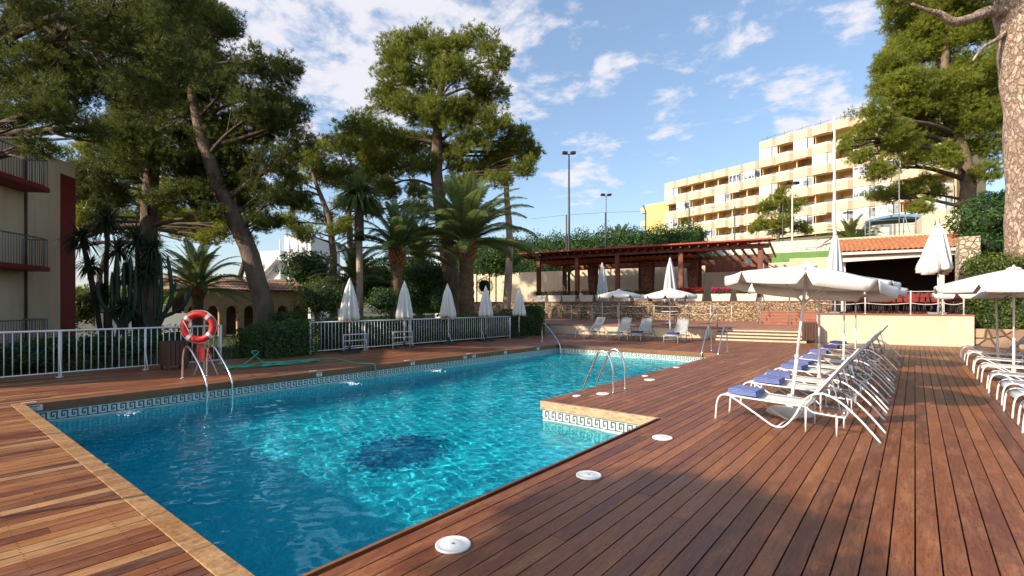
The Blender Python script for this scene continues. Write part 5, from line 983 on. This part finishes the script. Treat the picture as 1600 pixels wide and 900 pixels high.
pine([PT(1215, 388, 60)[:2]+(8, .22)]+path([(1217, 350, .18), (1222, 310, .1)], 60), pl([(1220, 305, 22), (1200, 325, 22), (1240, 325, 22), (1190, 350, 18), (1225, 345, 24), (1250, 355, 16), (1215, 365, 16), (1180, 360, 12), (1262, 360, 12)], 60, 1.5, 1), 'small loose pine before the hotel', 'pine_needles_light', 'bark', dens=3.2, ln=.45, wd=.055)
# unseen tree added behind the camera to cast a shadow onto the deck
c = W(-8.4, -1.9, 6.0)
pine([W(-9.3, -3.0, -.05)+(.25,), W(-9, -2.6, 3)+(.2,), W(-8.6, -2.1, 5.6)+(.1,)], [((c[0], c[1], c[2]), 1.25), ((c[0]+.9, c[1]-.6, c[2]-.2), .9), ((c[0]-.4, c[1]-1.1, c[2]+.2), 1.0)], 'unseen round pine added behind the camera for its shadow', 'pine_needles', dens=26, ln=.2, wd=.03, nb=12)
# ---------------------------------------------------------------- palms
def frond_mesh(L_, e0, droop, mat, npair=34, lw=.5, vee=.5):
    pts = []; p = Vector((0, 0, 0)); a = e0; n = 12
    for i in range(n+1): pts.append(p.copy()); p = p+Vector((math.cos(a), 0, math.sin(a)))*L_/n; a -= droop/n*(.4+1.2*i/n)
    V = []; ti = []
    for j in range(npair):
        f = .10+.9*j/npair; x = f*n; i = min(n-1, int(x)); c = pts[i].lerp(pts[i+1], x-i); d = (pts[i+1]-pts[i]).normalized(); upv = Vector((-d.z, 0, d.x)); l = lw*math.sin(math.pi*min(1, .12+f*.85))**.6*random.uniform(.85, 1.1)
        for s_ in (-1, 1):
            dr = (Vector((0, s_, 0))*.8+d*.65+upv*vee*.5+Vector((0, 0, -.25))).normalized(); w_ = d*.0105; m_ = c+dr*l*.55; e_ = c+dr*l+Vector((0, 0, -.22*l))
            V += [c-w_*.5, c+w_*.5, m_+w_*.7, m_-w_*.7]; V += [m_-w_*.7, m_+w_*.7, e_, e_]; tt_ = min(1, max(0, random.gauss(.5, .2))); ti += [tt_, tt_]
    # rachis
    for i in range(n):
        r0 = .011*(1-i/n)+.003; d0 = Vector((0, r0, 0)); dn = Vector((0, 0, -r0)); V += [pts[i]-d0, pts[i]+d0, pts[i+1]+d0*.9, pts[i+1]-d0*.9]; V += [pts[i]-d0, pts[i]+dn*1.2, pts[i+1]+dn, pts[i+1]-d0*.9]; V += [pts[i]+dn*1.2, pts[i]+d0, pts[i+1]+d0*.9, pts[i+1]+dn]; ti += [.9, .9, .9]
    me_o = soup('frond', np.array([tuple(v) for v in V]), 4, ti, mat); me = me_o.data; bpy.data.objects.remove(me_o); return me
FR = {}
for mat in ('palm_leaf', 'palm_leaf_light'): FR[mat] = [frond_mesh(1, R(e), R(dr), mat, lw=.15, npair=62) for e, dr in ((84, 45), (70, 70), (54, 85), (38, 88), (22, 76), (8, 50))]
def palm(base, cz, Lf, tr, label, mat='palm_leaf', n=46, lean=(0, 0), boots=True, lowcut=0):
    t_ = thing('palm_tree', base, label, 'palm tree', 'palms of the garden'); h = cz-base[2]
    q = MB(); m_ = 26; pts = []; rs = []
    for i in range(m_+1): f = i/m_; pts.append((lean[0]*f*f, lean[1]*f*f, h*f)); rs.append(tr*(1.12-.2*f)*(1.05 if i % 2 else .95)*(1 if f < .78 else 1.1))
    q.tube(pts, rs, 14, jit=.05); q.build('trunk', 'palm_trunk', t_)
    if boots:
        q = MB()
        for k in range(70):
            a = k*2.4; z = h*.82+h*.17*k/70 if h > 3 else h-.75+.7*k/70; c = Vector((lean[0]*.8, lean[1]*.8, z)); o_ = Vector((math.cos(a), math.sin(a), 0)); q.tube([c+o_*tr*.8, c+o_*tr*1.45+Vector((0, 0, .17))], [.085, .045], 5)
        q.build('frond_stubs', 'palm_boots', t_)
    for k in range(n):
        f = k/n; idx = min(5, int(f*(6-lowcut))); o_ = bpy.data.objects.new('frond', FR[mat][idx]); col.objects.link(o_); o_.parent = t_
        a = k*2.39996+random.uniform(-.15, .15); s_ = Lf*random.uniform(.88, 1.08)*(.8+.3*min(1, f*2)); o_.location = (lean[0]+.12*math.cos(a)*tr*3, lean[1]+.12*math.sin(a)*tr*3, h+.15-.35*f); o_.rotation_euler = (random.uniform(-.12, .12), random.uniform(-.12, .12), a); o_.scale = (s_, s_, s_)
    return t_
def pbase(px, t, z=-.5): p = W((px-800)/F*t, t); return (p[0], p[1], z)
palm(pbase(729, 27.5), 5.2, 4.1, .40, 'largest palm with thick boot covered trunk in the centre', n=60)
palm(pbase(618, 25), 4.5, 2.9, .30, 'palm with orange trunk behind the second closed parasol', n=46, lean=(.2, 0))
palm(pbase(555, 27), 3.0, 2.5, .22, 'short palm behind the leftmost closed parasol', n=34)
palm(pbase(309, 25), 2.6, 2.7, .26, 'low spreading palm above the lifebuoy', n=44)
palm(pbase(655, 36), 5.2, 3.0, .28, 'pale fronded palm left of the largest palm', 'palm_leaf_light', n=34)
palm(PT(969, 395, 60)[:2]+(2,), 8.6, 3.4, .3, 'palm top rising over the green hedge before the yellow block', n=34)
palm(PT(1328, 380, 34)[:2]+(4.5,), 6.0, 1.9, .25, 'small sunlit palm before the pavilion', 'palm_leaf_light', n=34)
# fan palm, yuccas: heads of stiff blades
def head(c, r, n, mat_seed=0, droop=.3, w_=.035, low=-.6):
    V = []; ti = []
    for k in range(n):
        z = random.uniform(low, 1); a = random.uniform(0, 6.283); s_ = math.sqrt(max(0, 1-z*z)); d = Vector((s_*math.cos(a), s_*math.sin(a), z)); sd_ = d.cross(Vector((0, 0, 1))).normalized() if abs(z) < .98 else Vector((1, 0, 0)); c_ = Vector(c); l = r*random.uniform(.8, 1.1); m_ = c_+d*l*.55; e_ = c_+d*l+Vector((0, 0, -droop*l*s_))
        V += [c_-sd_*w_*.4, c_+sd_*w_*.4, m_+sd_*w_, m_-sd_*w_, m_-sd_*w_, m_+sd_*w_, e_+sd_*.003, e_-sd_*.003]; t0 = min(1, max(0, random.gauss(.5, .2))); ti += [t0, t0]
    return [tuple(v) for v in V], ti
b = pbase(562, 24); t_ = thing('fan_palm', b, 'tall thin fan palm left of the centre pine', 'palm tree', world=True); q = MB(); zt2 = 1.7+165/F*24; q.tube([b, (b[0], b[1], zt2*.5), (b[0]-.05, b[1], zt2*.72)], [.19, .15, .15], 10, jit=.04); q.build('trunk', 'bark_pale', t_)
q = MB(); q.tube([(b[0]-.05, b[1], zt2*.7), (b[0]-.05, b[1], zt2)], [.24, .2], 12, jit=.12); q.build('dry_skirt', 'bark_dark', t_); V, ti = head((b[0]-.05, b[1], zt2+.1), 1.45, 420, droop=.35, w_=.045, low=-.5); soup('crown', np.array(V), 4, ti, 'palm_leaf', t_)
def yucca(base, heads, label):
    t_ = thing('yucca', base, label, 'yucca', 'yuccas behind the fence', world=True); q = MB(); VV = []; TI = []
    for (px, py, t, r) in heads:
        h = Vector(PT(px, py, t)); b_ = Vector(base); q.tube(catmull([b_, b_.lerp(h, .45)+Vector((random.uniform(-.15, .15), 0, .2)), h], 4), .075, 8, jit=.08); V, ti = head(h, r, 230, droop=.35, w_=.022, low=-.75); VV += V; TI += ti
    q.build('trunk', 'bark_dark', t_); soup('crown', np.array(VV), 4, TI, 'yucca_leaf', t_)
yucca(pbase(165, 19), [(128, 372, 19, .85), (168, 345, 19, .95), (185, 390, 18.6, .7), (140, 415, 18.5, .6)], 'tall dark yucca nearest the red stripe')
yucca(pbase(215, 18.5), [(215, 375, 18.5, .9), (238, 392, 18.2, .85), (200, 430, 18, .7), (228, 425, 18, .7)], 'dark yucca before the upright pine trunk')
yucca(pbase(180, 18), [(160, 460, 18, .7), (195, 480, 17.5, .55)], 'low spiky yucca under the taller ones')
def cactus(px, t, label, arms):
    b_ = pbase(px, t); t_ = thing('cactus', b_, label, 'cactus', 'candelabra cacti', world=True); q = MB()
    for (x0, y0, x1, y1, x2, y2) in arms:
        a, b2_, c_ = PT(x0, y0, t), PT(x1, y1, t), PT(x2, y2, t); q.tube(catmull([a, b2_, c_], 5), [.065]*9+[.055, .02], 8, jit=.05)
    q.build('stems', 'cactus', t_)
cactus(195, 17.5, 'candelabra cactus left of the upright pine trunk', [(195, 545, 195, 480, 193, 410), (195, 520, 178, 490, 175, 425), (195, 510, 210, 480, 212, 415), (195, 500, 160, 475, 152, 440), (195, 530, 185, 470, 184, 395), (196, 520, 204, 450, 204, 400)])
cactus(243, 18, 'candelabra cactus right of the upright pine trunk', [(243, 545, 243, 480, 241, 405), (243, 520, 262, 480, 275, 440), (243, 500, 268, 470, 262, 400), (243, 530, 225, 500, 222, 440), (243, 500, 285, 480, 300, 445), (243, 520, 252, 470, 250, 395)])
# ---------------------------------------------------------------- hedges and shrubs
def hedge(x0, x1, y0, y1, z0, z1, label, mat='hedge_leaf', dens=420, size=.045, T=None, name='hedge', rough=.07, cat='hedge', group='clipped hedges'):
    t_ = thing(name, (T or (lambda *a: a))((x0+x1)/2, (y0+y1)/2, z0), label, cat, group, world=True); V, ti = boxleaf(x0, x1, y0, y1, z0, z1, dens, size, T, rough); soup('leaves', V, 4, ti, mat, t_)
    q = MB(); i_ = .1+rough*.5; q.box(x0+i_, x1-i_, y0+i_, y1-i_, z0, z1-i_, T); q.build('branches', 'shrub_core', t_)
yh0, yh1 = PX(505, -16.6)[1], PX(812, -16.6)[1]
hedge(-17.2, -16.05, yh0, yh1+1, -.5, 1.15, 'long clipped hedge behind the white fence', dens=300)
p = PX(385, -15.6); q_ = PX(492, -15.6); hedge(-16.9, -15.55, p[1]+.5, q_[1], -.5, 1.02, 'big leafy hedge between the two white fences', dens=520, rough=.1)
def WB(t0): return lambda x, y, z: W(x, y, z)
hedge(-9.6*1.0, -8.4, 19.6, 20.8, -.5, 1.35, 'upper clipped box hedge below the arcade', T=WB(0), dens=380)
hedge(-9.8, -8.6, 17.6, 18.8, -.5, .8, 'lower clipped box hedge below the arcade', T=WB(0), dens=380)
hedge(.55, 1.75, 26.9, 28.4, -.1, 1.72, 'square clipped hedge left of the stone wall', T=WB(0), dens=380)
hedge(-.6, .55, 27.6, 29.2, -.1, 1.3, 'low clipped hedge beside the square hedge', T=WB(0), mat='hedge_leaf_light', dens=300)
hedge(-33, -4.5, 21.2, 24.2, 3.2, 8.7, 'tall billowing green hedge above the cream wall', mat='hedge_leaf', T=BT, dens=120, size=.12, rough=.55, cat='hedge', group=None)
hedge(9.9, 14.5, .9, 2.8, .55, 3.55, 'yellow green leafy hedge above the stone planter', mat='hedge_leaf_light', T=BT, dens=420, size=.06, rough=.16, group=None)
q = MB(); q.box(9.65, 15, .15, .6, -.05, .72, BT); single(q, 'stone_planter', 'stone_block', 'rough red brown stone planter wall at the right', 'planter wall', bevel=.03)
q = MB(); q.box(9.75, 15, .6, 4, -.05, .55, BT); struct(q, 'planting_bed', 'garden_ground')
def bush(c, r, label, mat='hedge_leaf', dens=180, size=.06, name='shrub', sq=(1, 1, .8), cat='shrub', group='garden shrubs', stem=None, core=True):
    t_ = thing(name, (c[0], c[1], c[2]-r*sq[2]), label, cat, group, world=True); n = int(dens*4*math.pi*r*r); d = unit(rng.normal(size=(n, 3))); wob = 1+.12*np.sin(d[:, :1]*7+c[0])+.12*np.sin(d[:, 2:]*9+c[1]) if core != 'round' else 1
    pos = np.array(c)+d*np.array(sq)*r*wob*rng.uniform(.72, 1.05, (n, 1)) if core != 'round' else np.array(c)+d*r*rng.uniform(.9, 1.03, (n, 1)); V, ti = leaves(pos, d, size); soup('leaves', V, 4, ti, mat, t_)
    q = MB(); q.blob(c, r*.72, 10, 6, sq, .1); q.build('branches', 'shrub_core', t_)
    if stem: q = MB(); q.tube([(c[0], c[1], stem), c], .06, 7); q.build('stem', 'bark_dark', t_)
bush(PT(757, 447, 30), .52, 'round clipped topiary ball on a thin stem', core='round', stem=-.4, name='topiary', cat='topiary', dens=420, size=.035, group=None, sq=(1, 1, 1))
SH = ((505, 465, 21, 1.1, 'leafy shrub behind the leftmost closed parasol', 'hedge_leaf_light'), (480, 420, 30, 1.5, 'dark shrub at the right end of the arcade', 'hedge_leaf'), (600, 470, 23, .8, 'dark shrub between the two short palms', 'hedge_leaf'), (665, 440, 33, 2.2, 'mass of dark foliage between the palms', 'hedge_leaf'), (585, 440, 33, 1.9, 'dark foliage behind the fan palm trunk', 'hedge_leaf'), (640, 430, 40, 2.0, 'foliage behind the orange trunked palm', 'hedge_leaf'), (90, 545, 17, .7, 'low shrub under the red stripe', 'hedge_leaf_light'), (150, 540, 16.5, .6, 'low shrub under the tall yucca', 'hedge_leaf'), (40, 560, 15.5, .8, 'shrub below the lowest balcony', 'hedge_leaf'), (270, 535, 17.5, .7, 'low shrub behind the litter bin', 'hedge_leaf'), (210, 540, 16.5, .6, 'low shrub below the cactus', 'hedge_leaf'), (120, 480, 30, 1.4, 'sunlit shrub behind the tall yucca', 'hedge_leaf_light'), (55, 500, 24, 1.5, 'tall shrub beside the cream building', 'hedge_leaf'), (775, 405, 42, 2.0, 'dark ball shaped shrub right of the largest palm trunk', 'hedge_leaf'), (540, 455, 31, 1.3, 'bright shrub behind the closed parasols', 'hedge_leaf_light'), (690, 470, 26, .8, 'low shrub left of the centre pine trunk', 'hedge_leaf'), (1545, 345, 24, 1.6, 'dark green bush tree left of the thick trunk', 'hedge_leaf'), (1530, 385, 23.5, 1.0, 'lower dark green bush left of the thick trunk', 'hedge_leaf'), (1585, 370, 25, 1.6, 'dark green bush behind the thick trunk', 'hedge_leaf'), (1345, 372, 33, .55, 'small round shrub beside the pavilion', 'hedge_leaf'), (1560, 320, 42, 1.6, 'bush under the huge pine', 'hedge_leaf'), (340, 465, 45, 2.2, 'foliage behind the arcade', 'hedge_leaf'), (430, 470, 48, 2.0, 'foliage between arcade and white house', 'hedge_leaf'), (30, 470, 40, 3.0, 'large shrub glimpsed left of the red stripe', 'hedge_leaf'))
for (px, py, t, r, lab, mt) in SH: bush(PT(px, py, t), r, lab, mt, dens=170 if r < 1.3 else 90, size=.06 if r < 1.3 else .1)
q = MB(); q.cbox(PT(665, 478, 34), (3.2, .1, 1.0), .5); single(q, 'green_board', 'green_board', 'low dark green board between the palm trunks', 'board')
# sandy path and lawn seen through the fence gap
q = MB(); z = -.545
q.add([W(-9.6, 19, z), W(-7.4, 19, z), W(-9.5, 34, z), W(-14.5, 34, z)], [(0, 1, 2, 3)]); struct(q, 'path', 'path_sand')
n = 26000; xx = rng.uniform(-26, -2, n); tt = rng.uniform(13.5, 33, n); ps = np.array([W(a, b, -.55) for a, b in zip(xx, tt)]); ps = ps[(ps[:, 0] < -16.55)]; n = len(ps); up = np.tile((0, 0, 1.), (n, 1)); sdv = unit(np.cross(up, rng.normal(size=(n, 3)))); tip = ps+np.array((0, 0, .13))*rng.uniform(.5, 1.4, (n, 1))+rng.normal(size=(n, 3))*np.array((.04, .04, 0))
V = np.stack((ps-sdv*.02, ps+sdv*.02, tip), axis=1).reshape(-1, 3); tag(soup('grass', V, 3, np.clip(.5+rng.normal(size=n)*.2, 0, 1), 'hedge_leaf'), 'rough green grass in the garden left of the pool', 'grass', kind='stuff')
n = 900; xx = rng.uniform(-14, 3, n); yy = rng.uniform(.2, 20, n); ok = ~((xx > XL-.1) & (xx < XR2+.1) & (yy > YN-.1) & (yy < YM+.1)) & ~((xx > XL-.1) & (xx < XR1+.1) & (yy > YM-.1) & (yy < YB+.1)); ps = np.stack((xx, yy, np.full(n, .004)), 1)[ok]; n = len(ps); an = rng.uniform(0, 3.14, n); l_ = rng.uniform(.006, .035, n); dd = np.stack((np.cos(an)*l_, np.sin(an)*l_, rng.uniform(0, .006, n)), 1); wd_ = np.stack((-np.sin(an), np.cos(an), 0*an), 1)*rng.uniform(.0015, .007, (n, 1))
tag(soup('leaf_litter', np.stack((ps-dd-wd_*.3, ps+wd_, ps+dd, ps-wd_), 1).reshape(-1, 3), 4, rng.uniform(0, 1, n), 'twig'), 'dry pine needles and leaf bits fallen on the deck', 'leaf litter', kind='stuff')
# ---------------------------------------------------------------- distant wood on the horizon, one mass
lob = []
for k in range(26):
    px = -150+k*40; t = 120+random.uniform(-10, 25); lob.append((PT(px, 462, t), random.uniform(3.2, 5.5)))
V, ti = tufts(lob, .5, .9, .3, 6); tag(soup('distant_wood', V, 3, ti, 'pine_needles'), 'far line of trees on the horizon behind the garden', 'wood', kind='stuff')
for o_ in list(bpy.data.objects):
    if '_world' in o_: del o_['_world']

print('NEEDLES', NF[0])

WATER.cycles.is_caustics_caster = True
for n_o in bpy.data.objects:
    if n_o.name.split('.')[0] in ('pool_basin', 'tile_border', 'pool_floor_emblem', 'pool_steps'): n_o.cycles.is_caustics_receiver = True
sl.cycles.is_caustics_light = True
